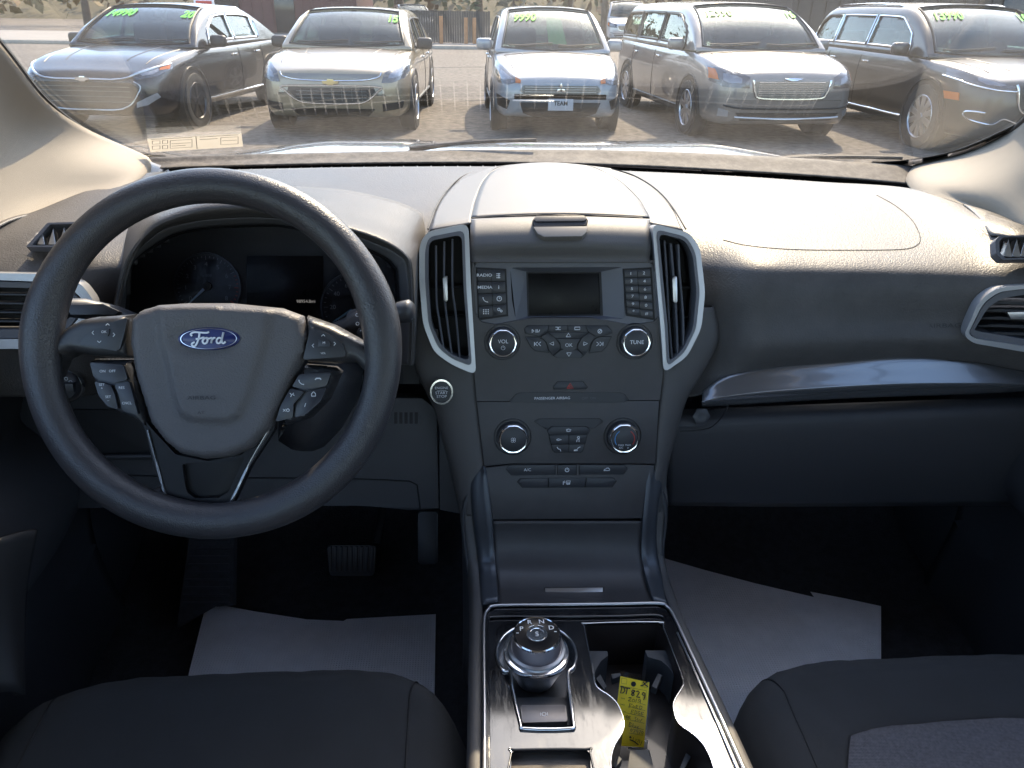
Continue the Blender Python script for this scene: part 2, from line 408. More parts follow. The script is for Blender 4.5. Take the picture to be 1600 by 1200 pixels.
SEATM = mat('black_seat_cloth', (.026, .029, .035), .9, sheen=.12, grain=(650, .0007, 'weave'), vary=.22, vscale=14)
SEATI = mat('grey_woven_insert', (.12, .12, .14), .8, sheen=.1, grain=(180, .0016, 'weave'), vary=.35, vscale=250)
SCREEN = mat('dark_display_glass', (.005, .005, .006), .3, spec=.15, vary=.2, vscale=40)
SILVER2 = mat('console_side_paint', (.075, .082, .095), .36, .4, vary=.04)
PAPER = mat('white_paper', (.84, .82, .85), .75, grain=(70, .0012, 'weave'), vary=.05, vscale=30)
WGLASS = glass('windshield_glass', (.965, .975, .96), film=.011)
SGLASS = glass('side_glass', (.97, .98, .975))
CLUSTG = glass('cluster_lens', (.9, .9, .92), ior=1.06)

# ================================================================ the cabin we look out from
def A(*a): return aty(*a)
# windshield: a curved pane leaning back from the cowl
ZB, YB, CV = 1.195, 1.53, .20
def wsY(x, z): return YB-(z-ZB)/math.tan(R(29))-CV*x*x
def onws(px, py, off=0):
    d = ray(px, py); lo, hi = .3, 3.0
    f = lambda t: (CAM+d*t).y-wsY((CAM+d*t).x, (CAM+d*t).z)+off
    for _ in range(50):
        m = (lo+hi)/2
        if f(m) > 0: hi = m
        else: lo = m
    return CAM+d*lo
base_px = [(40, 118), (130, 205), (215, 240), (330, 247), (560, 240), (800, 236), (1000, 238), (1200, 246), (1330, 254), (1420, 252), (1500, 235), (1600, 190)]
ws = thing('windshield', 'wide curved dusty windshield above the dashboard with dashboard reflections in it', 'windshield', (0, 1.5, 1.19))
rows = []
bl = [onws(x, y+5) for x, y in base_px]
for k in range(7):
    t = k/6; r = []
    for p in bl:
        z = p.z*(1-t)+1.62*t; x = p.x*(1-.13*t); r.append((x, wsY(x, z), z))
    rows.append(r)
surf('pane', rows, WGLASS, ws, 3, 3, thick=.005)
# black border printed on the bottom of the glass
FRIT = mat('black_frit', (.012, .012, .013), .35)
surf('glass_border', [[onws(x, y+5, -.004) for x, y in base_px], [onws(x, y+0-(3 if x > 1350 or x < 150 else 0), -.004) for x, y in base_px]], FRIT, ws, 4, 1, thick=-.0015)
# registration strip inside the glass at the driver's corner
PAP2 = mat('faded_sticker_paper', (.72, .68, .62), .7)
_t, _N, _L = nodes(PAP2); _tl = _N.new('ShaderNodeBsdfTranslucent'); _tl.inputs[0].default_value = (.75, .71, .64, 1); _mx = _N.new('ShaderNodeMixShader'); _mx.inputs[0].default_value = .6
_L.new(_N['Principled BSDF'].outputs[0], _mx.inputs[1]); _L.new(_tl.outputs[0], _mx.inputs[2]); _L.new(_mx.outputs[0], _N['Material Output'].inputs[0])
INK = mat('sticker_ink', (.12, .10, .09), .7)
q = [onws(235, 238, .006), onws(380, 230, .006), onws(377, 210, .006), onws(230, 217, .006)]
SP = Plane(q[0], (q[1]-q[0]).cross(q[3]-q[0]), q[1]-q[0])
if SP.n.y > 0: SP = Plane(q[0], -SP.n, q[1]-q[0])
st = thing('window_sticker', 'narrow pale printed sticker strip in the lower driver side corner of the windshield', 'sticker', q[0])
slab('paper', SP, [(235, 238), (380, 229), (377, 209), (230, 217)], 0, .0006, PAP2, st, 0)
L = []
for (x0, x1, a, b) in ((238, 250, .2, .45), (238, 250, .6, .85), (254, 262, .2, .45), (254, 262, .6, .85), (266, 300, .25, .85), (312, 340, .3, .3), (345, 372, .25, .8)):
    f = lambda x, t: SP.uv(x, 217+t*20-(x-230)*.058, .001)
    L.append([f(x0, a), f(x1, a), f(x1, b), f(x0, b), f(x0, a)])
L += [[SP.uv(306, 213, .001), SP.uv(308, 233, .001)], [f(268, .5), f(298, .5)], [f(268, .68), f(290, .68)], [f(347, .5), f(370, .5)], [f(236, .08), f(300, .08)], [f(312, .1), f(372, .1)]]
strokes('print', SP, L, .0011, .0008, INK, st)
# ---------------- dashboard
dash = thing('dashboard', 'full width charcoal grained dashboard under the windshield', 'dashboard', (0, 1.1, .8))
cols = [-90, 0, 60, 130, 215, 330, 450, 560, 700, 836, 1000, 1090, 1180, 1280, 1420, 1520, 1600, 1700]
far = dict(zip(cols, [(385, .93), (349, 1.02), (328, 1.08), (300, 1.17), (272, 1.29), (266, 1.36), (263, 1.37), (261, 1.375), (260, 1.38), (261, 1.38), (268, 1.38), (272, 1.375), (277, 1.37), (284, 1.35), (294, 1.28), (325, 1.14), (352, 1.03), (392, .95)]))
m1 = dict(zip(cols, [(400, .92), (372, .97), (350, 1.02), (325, 1.10), (300, 1.18), (296, 1.22), (295, 1.23), (296, 1.24), (296, 1.24), (298, 1.24), (302, 1.24), (305, 1.24), (308, 1.235), (314, 1.22), (325, 1.18), (344, 1.08), (366, 1.0), (403, .94)]))
m2 = dict(zip(cols, [(415, .91), (392, .94), (375, .97), (355, 1.02), (345, 1.07), (345, 1.09), (345, 1.10), (345, 1.10), (345, 1.11), (345, 1.11), (348, 1.11), (350, 1.11), (352, 1.105), (356, 1.10), (362, 1.08), (374, 1.03), (388, .97), (415, .93)]))
cr = dict(zip(cols, [(430, .90), (420, .91), (412, .93), (405, .95), (405, .98), (405, 1.02), (405, 1.04), (405, 1.04), (408, 1.03), (408, 1.04), (405, 1.03), (404, 1.03), (405, .995), (408, .99), (412, .98), (418, .96), (424, .93), (440, .91)]))
fa = dict(zip(cols, [(450, .89), (445, .895), (440, .91), (440, .93), (440, .97), (440, 1.01), (440, 1.03), (440, 1.03), (440, 1.02), (440, 1.03), (440, 1.0), (440, 1.01), (440, .965), (440, .962), (443, .955), (446, .94), (450, .915), (460, .90)]))
fb = dict(zip(cols, [(490, .885), (490, .89), (490, .90), (490, .92), (500, .98), (500, 1.02), (500, 1.03), (500, 1.03), (500, 1.01), (500, 1.02), (500, .98), (500, 1.0), (500, .95), (500, .948), (500, .945), (500, .93), (500, .905), (505, .89)]))
bo = dict(zip(cols, [(550, .885), (550, .89), (550, .90), (550, .92), (560, .97), (560, 1.0), (560, 1.0), (560, 1.0), (560, 1.0), (570, 1.0), (580, .97), (572, .99), (548, .94), (541, .938), (535, .935), (536, .92), (546, .90), (555, .885)]))
bo2 = dict(zip(cols, [(620, .90), (620, .90), (620, .91), (620, .93), (600, .99), (600, 1.01), (600, 1.01), (600, 1.01), (600, 1.01), (610, 1.01), (620, .985), (618, .965), (580, .955), (572, .95), (564, .948), (566, .935), (580, .915), (590, .90)]))
surf('dash_pad', [[A(c, d[c][0], d[c][1]) for c in cols] for d in (far, m1, m2, cr, fa, fb, bo, bo2)], SOFT, dash, 9, 8, thick=.004, flip=True)
pad_o = [o for o in dash.children if o.name.startswith('dash_pad')][0]
def cut_openings(o, polys):                      # openings in the vinyl for the end vents
    bm = bmesh.new(); bm.from_mesh(o.data); kill = []
    for f in bm.faces:
        x, y = pix(f.calc_center_median())
        if any(inpoly(x, y, p) for p in polys): kill.append(f)
    bmesh.ops.delete(bm, geom=kill, context='FACES'); bm.to_mesh(o.data); bm.free()
cut_openings(pad_o, [[(1514, 521), (1537, 475), (1561, 457), (1602, 452), (1716, 449), (1716, 551), (1600, 541), (1524, 529)],
                     [(-52, 436), (62, 438), (114, 449), (142, 478), (110, 518), (52, 532), (-52, 532)],
                     [(1559, 394), (1563, 371), (1676, 369), (1676, 401), (1566, 403)], [(46, 383), (76, 351), (147, 349), (147, 383)],
                     [(190, 600), (190, 520), (196, 479), (205, 414), (254, 374), (292, 360), (407, 351), (457, 354), (549, 378), (600, 400), (622, 430), (625, 500), (622, 600)]])
_bm = bmesh.new(); _bm.from_mesh(pad_o.data); PADB = BVHTree.FromBMesh(_bm); _bm.free()
def onpad(px, py, off=.0):
    h = PADB.ray_cast(CAM, ray(px, py)); return (h[0]-ray(px, py)*off) if h[0] is not None else A(px, py, .95)
tube('airbag_seam', [onpad(x, y, .0002) for x, y in crs([(1370, 305), (1400, 322), (1426, 345), (1438, 372), (1430, 385), (1405, 390), (1340, 391), (1240, 390), (1170, 384), (1130, 375)], 5)], .0008, mat('moulded_seam', (.05, .048, .048), .6), dash, 5)
tube('pad_seam', [onpad(x, y, .0002) for x, y in crs([(520, 296), (560, 318), (600, 345), (628, 372), (640, 395)], 5)], .0008, bpy.data.materials['moulded_seam'], dash, 5)
# defroster trough and its grille, then the cowl panel under the glass
fx = [330, 450, 560, 700, 836, 1000, 1180, 1280]
TR = [A(c, far[c][0], far[c][1]) for c in fx]
surf('defroster_trough', [[(p.x, p.y+.0, p.z-.001) for p in TR], [(p.x, p.y+.006, p.z-.03) for p in TR], [(p.x, p.y+.06, p.z-.034) for p in TR], [(p.x, p.y+.066, p.z-.006) for p in TR]], BLACK, dash, 4, 2, thick=.002)
ribm = mat('grille_rib', (.24, .22, .20), .6)
g = crs([tuple(p) for p in TR], 12); W = sum((Vector(g[i+1])-Vector(g[i])).length for i in range(len(g)-1))
nr = int(W/.0235); bm = bmesh.new()
def along(t):
    t *= len(g)-1; i = min(int(t), len(g)-2); return Vector(g[i]).lerp(Vector(g[i+1]), t-i)
dg = thing('defroster_grille', 'long ribbed defroster grille in the slot behind the dash top', 'grille', along(.5))
for i in range(nr+1):
    p = along(i/nr); box('rib', p+Vector((0, .032, -.012)), (.0022, .060, .006), ribm, dg, .0004, 1)
tube('cross_bar', [along(i/20)+Vector((0, .033, -.0095)) for i in range(21)], .0016, ribm, dg, 6)
cw = [(225, 250, 268), (330, 246, 263), (560, 241, 258), (800, 237, 257), (1000, 239, 262), (1200, 248, 273), (1330, 256, 282), (1425, 262, 291)]
ct = thing('cowl_panel', 'dusty textured strip along the foot of the windshield', 'trim panel', (0, 1.45, 1.18))
far_rows = []
def cowp(x, y, Y): return A(x, y, Y)
surf('strip', [[A(x, b-1, 1.44-.12*((x-800)/800)**2) for x, a, b in cw], [A(x, a*.45+b*.55-1.5, 1.475-.13*((x-800)/800)**2) for x, a, b in cw],
      [onws(x, a-1, .012) for x, a, b in cw], [onws(x, a+7, .003) for x, a, b in cw]], COWL, ct, 5, 4, thick=.003, flip=True)
for p, q2 in (((225, 268), (215, 284)), ((1425, 288), (1450, 300))):
    pass
surf('dark_insert', [[A(262, 262, 1.42), A(362, 254, 1.43)], [A(270, 278, 1.40), A(352, 268, 1.41)]], BLACK, ct, 4, 3, thick=.002, flip=True)
tube('insert_seam', [A(293, 259, 1.42), A(288, 272, 1.40)], .0012, SATIN, ct, 5)
box('vin_plate', A(836, 262, 1.42), (.075, .004, .004), SATIN, ct, .001)
surf('corner_cover', [[A(222, 248, 1.40), A(262, 262, 1.40)], [A(205, 278, 1.30), A(240, 276, 1.33)], [A(196, 292, 1.24), A(225, 286, 1.28)]], BEZEL, ct, 4, 3, thick=.003, flip=True)

# instrument hood (binnacle)
arch_o = [(170, 600), (176, 520), (180, 479), (201, 400), (229, 352), (270, 328), (330, 313), (407, 313), (483, 332), (559, 352), (612, 372), (641, 396), (646, 420), (648, 500), (645, 570)]
arch_i = [(178, 600), (183, 520), (187, 479), (203, 412), (244, 366), (285, 350), (340, 342), (407, 340), (460, 346), (539, 364), (590, 382), (622, 398), (636, 420), (640, 500), (638, 570)]
hood = thing('instrument_hood', 'arched grained hood shading the gauges behind the steering wheel', 'instrument hood', A(410, 480, .95))
back = [(150, 600), (150, 520), (152, 470), (168, 385), (205, 335), (265, 306), (335, 296), (410, 292), (490, 292), (560, 300), (640, 322), (672, 352), (676, 400), (672, 480), (665, 570)]
surf('hood_shell', [[A(x, y, 1.06 if i in (0, 1, 13, 14) else 1.13) for i, (x, y) in enumerate(back)], [A((x+2*X)/3, (y+2*Y)/3-2, 1.0) for (x, y), (X, Y) in zip(back, arch_o)],
      [A(x, y, .925) for x, y in arch_o], [A((x+X)/2, (y+Y)/2+1, .905) for (x, y), (X, Y) in zip(arch_o, arch_i)], [A(x, y, .925) for x, y in arch_i]], SOFT, hood, 5, 5, thick=.004, flip=True)
bz_i = [(187, 600), (190, 520), (196, 479), (205, 414), (254, 374), (292, 360), (340, 354), (407, 351), (457, 354), (549, 378), (600, 400), (617, 415), (622, 430), (625, 500), (622, 570)]
bz_m = [((x*.25+X*.75), (y*.25+Y*.75)) for (x, y), (X, Y) in zip(bz_i, arch_i)]
surf('hood_bezel', [[A(x, y, .926) for x, y in arch_i], [A(x, y, .93) for x, y in bz_m], [A(x, y, .955) for x, y in bz_i]], BEZEL2, hood, 5, 3, thick=.003, flip=True)
surf('inner_shroud', [[A(x, y, .957) for x, y in bz_i], [A(x*.97+407*.03, y*.97+470*.03, 1.02) for x, y in bz_i]], BLACK, hood, 5, 2, thick=.003, flip=True)
# gauges
GP = Plane(A(407, 470, 1.02), (0, -1, .30))
clus = thing('instrument_cluster', 'dark gauge cluster with two dials seen through the steering wheel', 'instrument cluster', A(407, 470, 1.02))
slab('cluster_board', GP, [(165, 600), (165, 400), (250, 350), (410, 335), (560, 355), (650, 400), (655, 600)], -.012, 0, BLACK, clus, 0)
slab('centre_display', GP, [(385, 400), (505, 400), (505, 500), (385, 500)], 0, .0015, SCREEN, clus, .0004)
GF = mat('gauge_face', (.012, .013, .017), .5); GR = mat('gauge_ring', (.05, .055, .065), .3, .6)
FAINT = mat('unlit_gauge_print', (.22, .23, .25), .5); NEED = mat('needle', (.45, .58, .72), .4); NEEDD = mat('needle_dim', (.10, .2, .3), .4)
def gauge(cxp, cyp, rpx, nums, a0, a1, needle, unit, nm, red=None):
    c = GP.uv(cxp, cyp); r = abs(GP.uv(cxp+rpx, cyp)[0]-c[0])
    d = lathe('dial', GP, c, [(r, .0002), (r, .003), (r*.95, .0035), (r*.94, .0012), (0, .0012)], GF, clus, 48)
    lathe('dial_ring', GP, c, [(r*1.02, .0012), (r*1.01, .0045), (r*.97, .0045), (r*.96, .0012)], GR, d, 48)
    n = (len(nums)-1)*4; L = []; LR = []
    for i in range(n+1):
        a = a0+(a1-a0)*i/n; q = .80 if i % 4 == 0 else .86
        (LR if red and i/n > red else L).append([(c[0]+r*q*math.cos(a), c[1]+r*q*math.sin(a)), (c[0]+r*.92*math.cos(a), c[1]+r*.92*math.sin(a))])
    strokes('tick', GP, L, .0007, .0013, FAINT, d)
    if LR: strokes('red_tick', GP, LR, .0011, .0013, REDP, d)
    for i, s in enumerate(nums):
        a = a0+(a1-a0)*i/(len(nums)-1); text(s, GP, 0, 0, 0, FAINT, d, .0014, uvp=(c[0]+r*.66*math.cos(a), c[1]+r*.66*math.sin(a)), size=.0085, name='numeral')
    text(unit, GP, 0, 0, 0, FAINT, d, .0014, uvp=(c[0], c[1]+r*.32), size=.005, name='unit')
    ca, sa = math.cos(needle), math.sin(needle); pr = (-sa, ca)
    f = lambda t, w: (c[0]+ca*r*t+pr[0]*w, c[1]+sa*r*t+pr[1]*w)
    slab('needle', GP, [f(-.05, .0022), f(-.05, -.0022), f(.8, -.0005), f(.8, .0005)], .004, .0052, NEED if not red is None else NEEDD, d, 0, uvmode=True)
    lathe('hub', GP, c, [(.006, .0012), (.0058, .0055), (0, .006)], BLACK, d, 20)
gauge(325, 447, 52, list('012345678'), R(215), R(-35), R(222), 'x1000', 'tach', .78)
gauge(556, 480, 54, ['0', '20', '40', '60', '80', '100', '120', '140'], R(215), R(-35), R(212), 'MPH', 'speed')
text('98954.8mi', GP, 478, 471, 5, mat('odometer_print', (.35, .33, .30), .5, emit=(.5, .46, .4, .12)), clus, .002, name='odometer')
text('B  P', GP, 447, 498, 4, FAINT, clus, .002)
plate('cluster_lens', Plane(A(407, 470, .985), (0, -1, .12)), [(180, 600), (190, 430), (260, 365), (410, 345), (560, 370), (625, 420), (630, 600)], [], 0, .002, CLUSTG, clus)

# ---------------- centre stack
_a = A(888, 410, .985); _b = A(885, 810, .895); _d = _a-_b
ST = Plane(_b, Vector((1, 0, 0)).cross(_d) if Vector((1, 0, 0)).cross(_d).y < 0 else -Vector((1, 0, 0)).cross(_d))
stk = thing('centre_stack', 'black control stack in the middle of the dashboard with radio and climate controls', 'control stack', _b)
bez = [(741, 411), (1020, 411), (1028, 445), (1031, 492), (1022, 503), (985, 508), (960, 503), (925, 497), (835, 497), (800, 502), (775, 507), (752, 503), (744, 492), (741, 450)]
face = [(737, 407), (1022, 407), (1024, 420), (1032, 500), (1036, 583), (1031, 625), (745, 627), (741, 583), (737, 450)]
plate('radio_fascia', ST, face, [bez], -.03, 0, STACK, stk)
plate('radio_bezel', ST, bez, [[(797, 418), (974, 417), (977, 440), (976, 498), (806, 500), (800, 470)]], -.03, -.0035, BEZEL, stk, rnd=.006)
# funnel round the display
fo = ST.uvs([(797, 418), (974, 417), (976, 498), (806, 500)], -.0035); fi = ST.uvs([(823, 425), (938, 425), (941, 493), (825, 494)], -.016)
fV = [ST.w(a, b, -.0036) for a, b in fo]+[ST.w(a, b, -.016) for a, b in fi]
mesh('display_surround', fV, [(i, (i+1) % 4, 4+(i+1) % 4, 4+i) for i in range(4)], BEZEL, stk, 0)
slab('display', ST, [(820, 423), (941, 423), (944, 496), (822, 497)], -.024, -.017, SCREEN, stk, .0005)
plate('display_frame', ST, [(820, 422), (942, 422), (944, 497), (822, 498)], [[(825, 427), (936, 427), (938, 491), (827, 492)]], -.018, -.0155, BLACK, stk)
ctrl = [(745, 628), (1030, 626), (1024, 725), (985, 724), (800, 724), (757, 729)]
slab('climate_fascia', ST, ctrl, -.03, -.0004, STACK, stk, .0012)
low = [(757.5, 731), (800, 726), (985, 726), (1023, 727), (1006, 810), (768, 812)]
slab('lower_fascia', ST, low, -.03, -.0004, STACK, stk, .0012)
# narrow dark gaps between the panels are the shadowed backing
slab('stack_backing', ST, [(737, 400), (1026, 400), (1040, 583), (1007, 815), (765, 816), (738, 587)], -.05, -.027, BLACK, stk, 0)

def button(pts, lbl=None, icon=None, h=.0018, parent=None, P=ST, m=KEY, bev=.0006, base=-.003, rnd=.0008, name='button', ink=PRINT, ts=7, at=None, gap=True, stretch=1.05, dsp=(0, 0), bold=0):
    par = parent or stk
    b = slab(name, P, pts, base, h, m, par, bev, rnd)
    if gap:                                           # dark gap round the key
        c = Vector((sum(p[0] for p in pts)/len(pts), sum(p[1] for p in pts)/len(pts)))
        slab('key_gap', P, [tuple(c+(Vector(p)-c)*(1+1.6/max(8, (Vector(p)-c).length))) for p in pts], base, .0003, BLACK, par, 0, rnd)
    x = sum(p[0] for p in pts)/len(pts)+dsp[0]; y = sum(p[1] for p in pts)/len(pts)+dsp[1]
    if at: x, y = at
    if lbl: text(lbl, P, x, y, ts, ink, b, h+.0002, bold=bold, stretch=stretch)
    if icon:
        s = abs(P.uv(x+1, y, h)[0]-P.uv(x, y, h)[0]); c = P.uv(x, y, h)
        strokes('icon', P, [[(c[0]+a*s, c[1]+bb*s) for a, bb in Ln] for Ln in icon], s*1.1, h+.0002, ink, b)
    return b
def circ(r, a0=0, a1=360, n=16, cx=0, cy=0): return [(cx+r*math.cos(R(a0+(a1-a0)*i/n)), cy+r*math.sin(R(a0+(a1-a0)*i/n))) for i in range(n+1)]
TRI_U = [[(-3.5, -2.5), (3.5, -2.5), (0, 3), (-3.5, -2.5)]]; TRI_D = [[(-3.5, 2.5), (3.5, 2.5), (0, -3), (-3.5, 2.5)]]
TRI_L = [[(3, -2.6), (3, 2.6), (-3, 0), (3, -2.6)]]; TRI_R = [[(-3, -2.6), (-3, 2.6), (3, 0), (-3, -2.6)]]
PHONE = [[(-4, 3), (-3, 0), (0, -3), (3.5, -4)], [(-4.5, 3.4), (-2.6, 2.6)], [(2.4, -3), (4, -4.4)]]
CLOCK = [circ(3.6), [(0, 2.4), (0, 0), (1.8, 0)]]
# left key pad 4 x 2, right key pad 6 x 2 (corner pixels from the photograph)
def quad(tl, tr, br, bl, u0, u1, v0, v1):
    f = lambda u, v: tuple((Vector(tl)*(1-u)+Vector(tr)*u)*(1-v)+(Vector(bl)*(1-u)+Vector(br)*u)*v)
    return [f(u0, v0), f(u1, v0), f(u1, v1), f(u0, v1)]
LK = ((745.5, 420), (789, 422.5), (792, 492), (749, 498)); e = .012
names = [('RADIO', None), (None, [[(-3, 3), (3, 3)], [(-3, 0), (3, 0)], [(-3, -3), (3, -3)], [(1, 4), (1, -4)]]), ('MEDIA', None), ('i', None), (None, PHONE), (None, CLOCK), (None, [circ(.5, cx=a, cy=b, n=6) for a in (-3.6, 0, 3.6) for b in (-3, 0, 3)]), (None, [circ(2, cx=-1.5, cy=1.2, n=8), circ(1.5, cx=2.3, cy=-1.4, n=8)])]
slab('key_well', ST, [(743.5, 417.5), (791, 420), (794, 494), (747, 501)], -.006, -.0022, BLACK, stk, 0)
for k, (lb, ic) in enumerate(names):
    r, c = divmod(k, 2); button(quad(*LK, c*.5+e, c*.5+.5-e, r*.25+e*1.2, r*.25+.25-e*1.2), lb, ic, h=.0002, ts=4.6 if r < 2 and c == 0 else 6, gap=False, stretch=1.25, base=-.005, bev=.0008, m=mat('key_blue_black', (.030, .032, .040), .35) if k == 0 else bpy.data.materials['key_blue_black'], bold=.01)
RK = ((975, 422), (1016, 420), (1021, 498), (980, 491)); KB = bpy.data.materials['key_blue_black']
slab('key_well', ST, [(973, 420), (1018, 417.5), (1023.5, 500.5), (978, 493.5)], -.006, -.0022, BLACK, stk, 0)
for k, s in enumerate(['1', '2', '3', '4', '5', '6', '7', '8', '9', '0', '*', '#']):
    r, c = divmod(k, 2); button(quad(*RK, c*.5+e, c*.5+.5-e, r/6+e*1.2, r/6+1/6-e*1.2), s, h=.0002, ts=4.6, gap=False, base=-.005, bev=.0008, m=KB, stretch=1.3)
# media cluster
def Z(x, y): return (640+x/3, 240+y/3)
def ZZ(*p): return [Z(*q) for q in p]
button(ZZ((540, 822), (556, 808), (652, 805), (645, 835), (612, 856), (596, 852), (545, 842)), None, [[(-6, 2.5), (-6, -2.5), (-3, 0), (-6, 2.5)], [(0, 2.5), (0, -2.5)], [(2, 2.5), (2, -2.5)], [(4, -2), (6, 2)]], h=.0022, ts=5)
button(ZZ((656, 806), (740, 806), (740, 830), (648, 834)), None, [[(-4, 2), (-1, 2), (1, -2), (4, -2)], [(-4, -2), (-1, -2), (1, 2), (4, 2)]], h=.0022)
button(ZZ((744, 806), (822, 806), (834, 834), (744, 830)), None, [[(-4, 0), (-4, 2), (4, 2), (4, -2), (-4, -2), (-4, 0)]], h=.0022)
button(ZZ((826, 806), (925, 808), (946, 830), (946, 842), (890, 856), (870, 852), (838, 834)), None, [circ(3), [(-2.4, -2.4), (2.4, 2.4)]], h=.0022)
button(ZZ((545, 860), (600, 862), (625, 872), (640, 890), (652, 932), (590, 922), (570, 905)), None, [[(-6, 3), (-6, -3)], [(-1, 3), (-5, 0), (-1, -3)], [(4, 3), (0, 0), (4, -3)]], h=.0022)
button(ZZ((945, 858), (890, 860), (865, 872), (855, 890), (843, 934), (900, 924), (920, 905)), None, [[(6, 3), (6, -3)], [(1, 3), (5, 0), (1, -3)], [(-4, 3), (0, 0), (-4, -3)]], h=.0022)
button(ZZ((652, 838), (836, 838), (806, 864), (684, 864)), None, TRI_U, h=.0026)
button(ZZ((618, 860), (648, 840), (682, 866), (704, 895), (704, 915), (672, 944), (655, 920), (643, 885)), None, TRI_L, h=.0026)
button(ZZ((840, 840), (870, 860), (850, 885), (835, 920), (818, 944), (790, 915), (790, 895), (808, 866)), None, TRI_R, h=.0026)
button(ZZ((690, 868), (800, 868), (786, 892), (786, 914), (770, 920), (722, 920), (708, 914), (708, 892)), 'OK', None, h=.0030, ts=5.5)
button(ZZ((712, 920), (784, 920), (814, 946), (800, 957), (694, 957), (676, 946)), None, TRI_D, h=.0026)
# knobs
def knob(px, py, rpx, P=ST, lab=None, icon=None, ring=CHROME, par=stk, h=.014):
    c = P.uv(px, py, h); r = abs(P.uv(px+rpx, py, h)[0]-c[0]); c0 = c
    k = lathe('knob', P, c0, [(r*1.22, -.001), (r*1.2, .001), (r*1.16, -.0005), (r*1.05, -.001), (r*.98, .002), (r*.97, h*.6)], KEY, par, 48)
    lathe('knob_ring', P, c0, [(r*.95, h*.45), (r*1.0, h*.6), (r*.97, h*.9), (r*.88, h*1.03), (r*.84, h*1.02)], ring, k, 48, wave=lambda a: 1+.012*math.cos(10*a))
    lathe('knob_cap', P, c0, [(r*.86, h*.9), (r*.845, h*1.0), (r*.80, h*1.03), (0, h*1.05)], KEY, k, 40)
    return k, c0, r, h*1.06
k, c, r, hh = knob(786, 537, 23.5); text('VOL', ST, 0, 0, 0, PRINT, k, hh, uvp=(c[0], c[1]+r*.14), size=r*.36)
strokes('power_icon', ST, [[(c[0]+r*.13*math.cos(a), c[1]-r*.28+r*.13*math.sin(a)) for a in np.linspace(R(120), R(420), 14)], [(c[0], c[1]-r*.28), (c[0], c[1]-r*.1)]], .0005, hh, PRINT, k)
k, c, r, hh = knob(995, 536, 23.5); text('TUNE', ST, 0, 0, 0, PRINT, k, hh, uvp=(c[0], c[1]+r*.05), size=r*.36)
k, c, r, hh = knob(802, 687, 24.5)
strokes('fan_icon', ST, [[(c[0]+r*.13*(math.cos(b)*.7+math.cos(a)*.6), c[1]-r*.02+r*.13*(math.sin(b)*.7+math.sin(a)*.6)) for a in np.linspace(0, 2*math.pi, 10)] for b in (R(45), R(135), R(225), R(315))], .0005, hh, PRINT, k)
k, c, r, hh = knob(976, 686, 24.5)
strokes('cold_arc', ST, [[(c[0]+r*.62*math.cos(a), c[1]+r*.62*math.sin(a)) for a in np.linspace(R(215), R(125), 16)]], .0011, hh, BLUEP, k)
strokes('hot_arc', ST, [[(c[0]+r*.62*math.cos(a), c[1]+r*.62*math.sin(a)) for a in np.linspace(R(-35), R(55), 16)]], .0011, hh, REDP, k)
text('MAX\nA/C', ST, 0, 0, 0, PRINT, k, hh, uvp=(c[0]-r*.22, c[1]-r*.48), size=r*.17); text('MAX\n#', ST, 0, 0, 0, PRINT, k, hh, uvp=(c[0]+r*.22, c[1]-r*.48), size=r*.17)
# hazard, airbag lamp strip
def Y5(x, y): return (680+x/3, 560+y/3)
def Y55(*p): return [Y5(*q) for q in p]
button(Y55((555, 135), (578, 108), (690, 108), (712, 135), (700, 145), (560, 145)), None, [[(-5, -3.6), (5, -3.6), (0, 4.6), (-5, -3.6)], [(-2.3, -2), (2.3, -2), (0, 1.8), (-2.3, -2)]], ink=REDP, h=.0012)
b = button(Y55((350, 200), (385, 165), (410, 160), (860, 160), (885, 168), (905, 195), (880, 206), (360, 206)), None, None, h=.0008, name='airbag_lamp_strip')
text('PASSENGER AIRBAG', ST, *Y5(549, 187), 4, PRINT, b, .0012, stretch=1.1, bold=.01)
text('OFF  ON', ST, *Y5(720, 187), 4, DIMPRINT, b, .0012)
# climate keys
button(Y55((468, 296), (490, 284), (765, 282), (785, 295), (745, 325), (725, 330), (712, 316), (540, 318), (524, 332), (500, 318)), h=.0014)
button(Y55((528, 338), (548, 320), (705, 319), (723, 336), (712, 356), (535, 358)), None, [[(-3.6, 1.5), (-2.4, -1.5), (2.4, -1.5), (3.6, 1.5), (0, 2.4), (-3.6, 1.5)], [(-1.5, 0), (-1.5, 1)], [(1.5, 0), (1.5, 1)]], h=.0022, bev=.0008)
button(Y55((535, 361), (625, 360), (625, 401), (546, 402)), None, [[(-5, 0), (-2, 1.5), (3, 0), (-2, -1.2), (-5, 0)]], h=.002)
button(Y55((628, 360), (711, 359), (700, 400), (628, 401)), None, [circ(1.7, cx=1.5, cy=3.2, n=8), [(-1, -4), (-1, -1), (2.5, 1), (2.5, -4)]], h=.002)
button(Y55((547, 405), (625, 404), (625, 440), (565, 440), (553, 430)), None, [[(-4, 3), (-2, 0), (1, -1), (2, -4)]], h=.002)
button(Y55((628, 404), (699, 403), (690, 432), (680, 440), (628, 440)), None, [[(-5, -2), (0, -1), (2, 2), (5, 3)], [(-5, -3), (1, -2.6)]], h=.002)
button(Y55((335, 520), (350, 502), (560, 500), (560, 545), (360, 547)), 'A/C', None, h=.0014, ts=4.6)
button(Y55((576, 501), (660, 500), (660, 544), (576, 545)), None, [circ(3, 120, 420, 14), [(0, 0), (0, 4)]], h=.0014)
button(Y55((678, 500), (885, 501), (899, 518), (880, 543), (678, 544)), None, [[(-4.5, -1.4), (-3.5, .6), (-1.5, 1), (0, 2.6), (2.5, 2.6), (4.5, .5), (4.5, -1.4), (-4.5, -1.4)]], h=.0014)
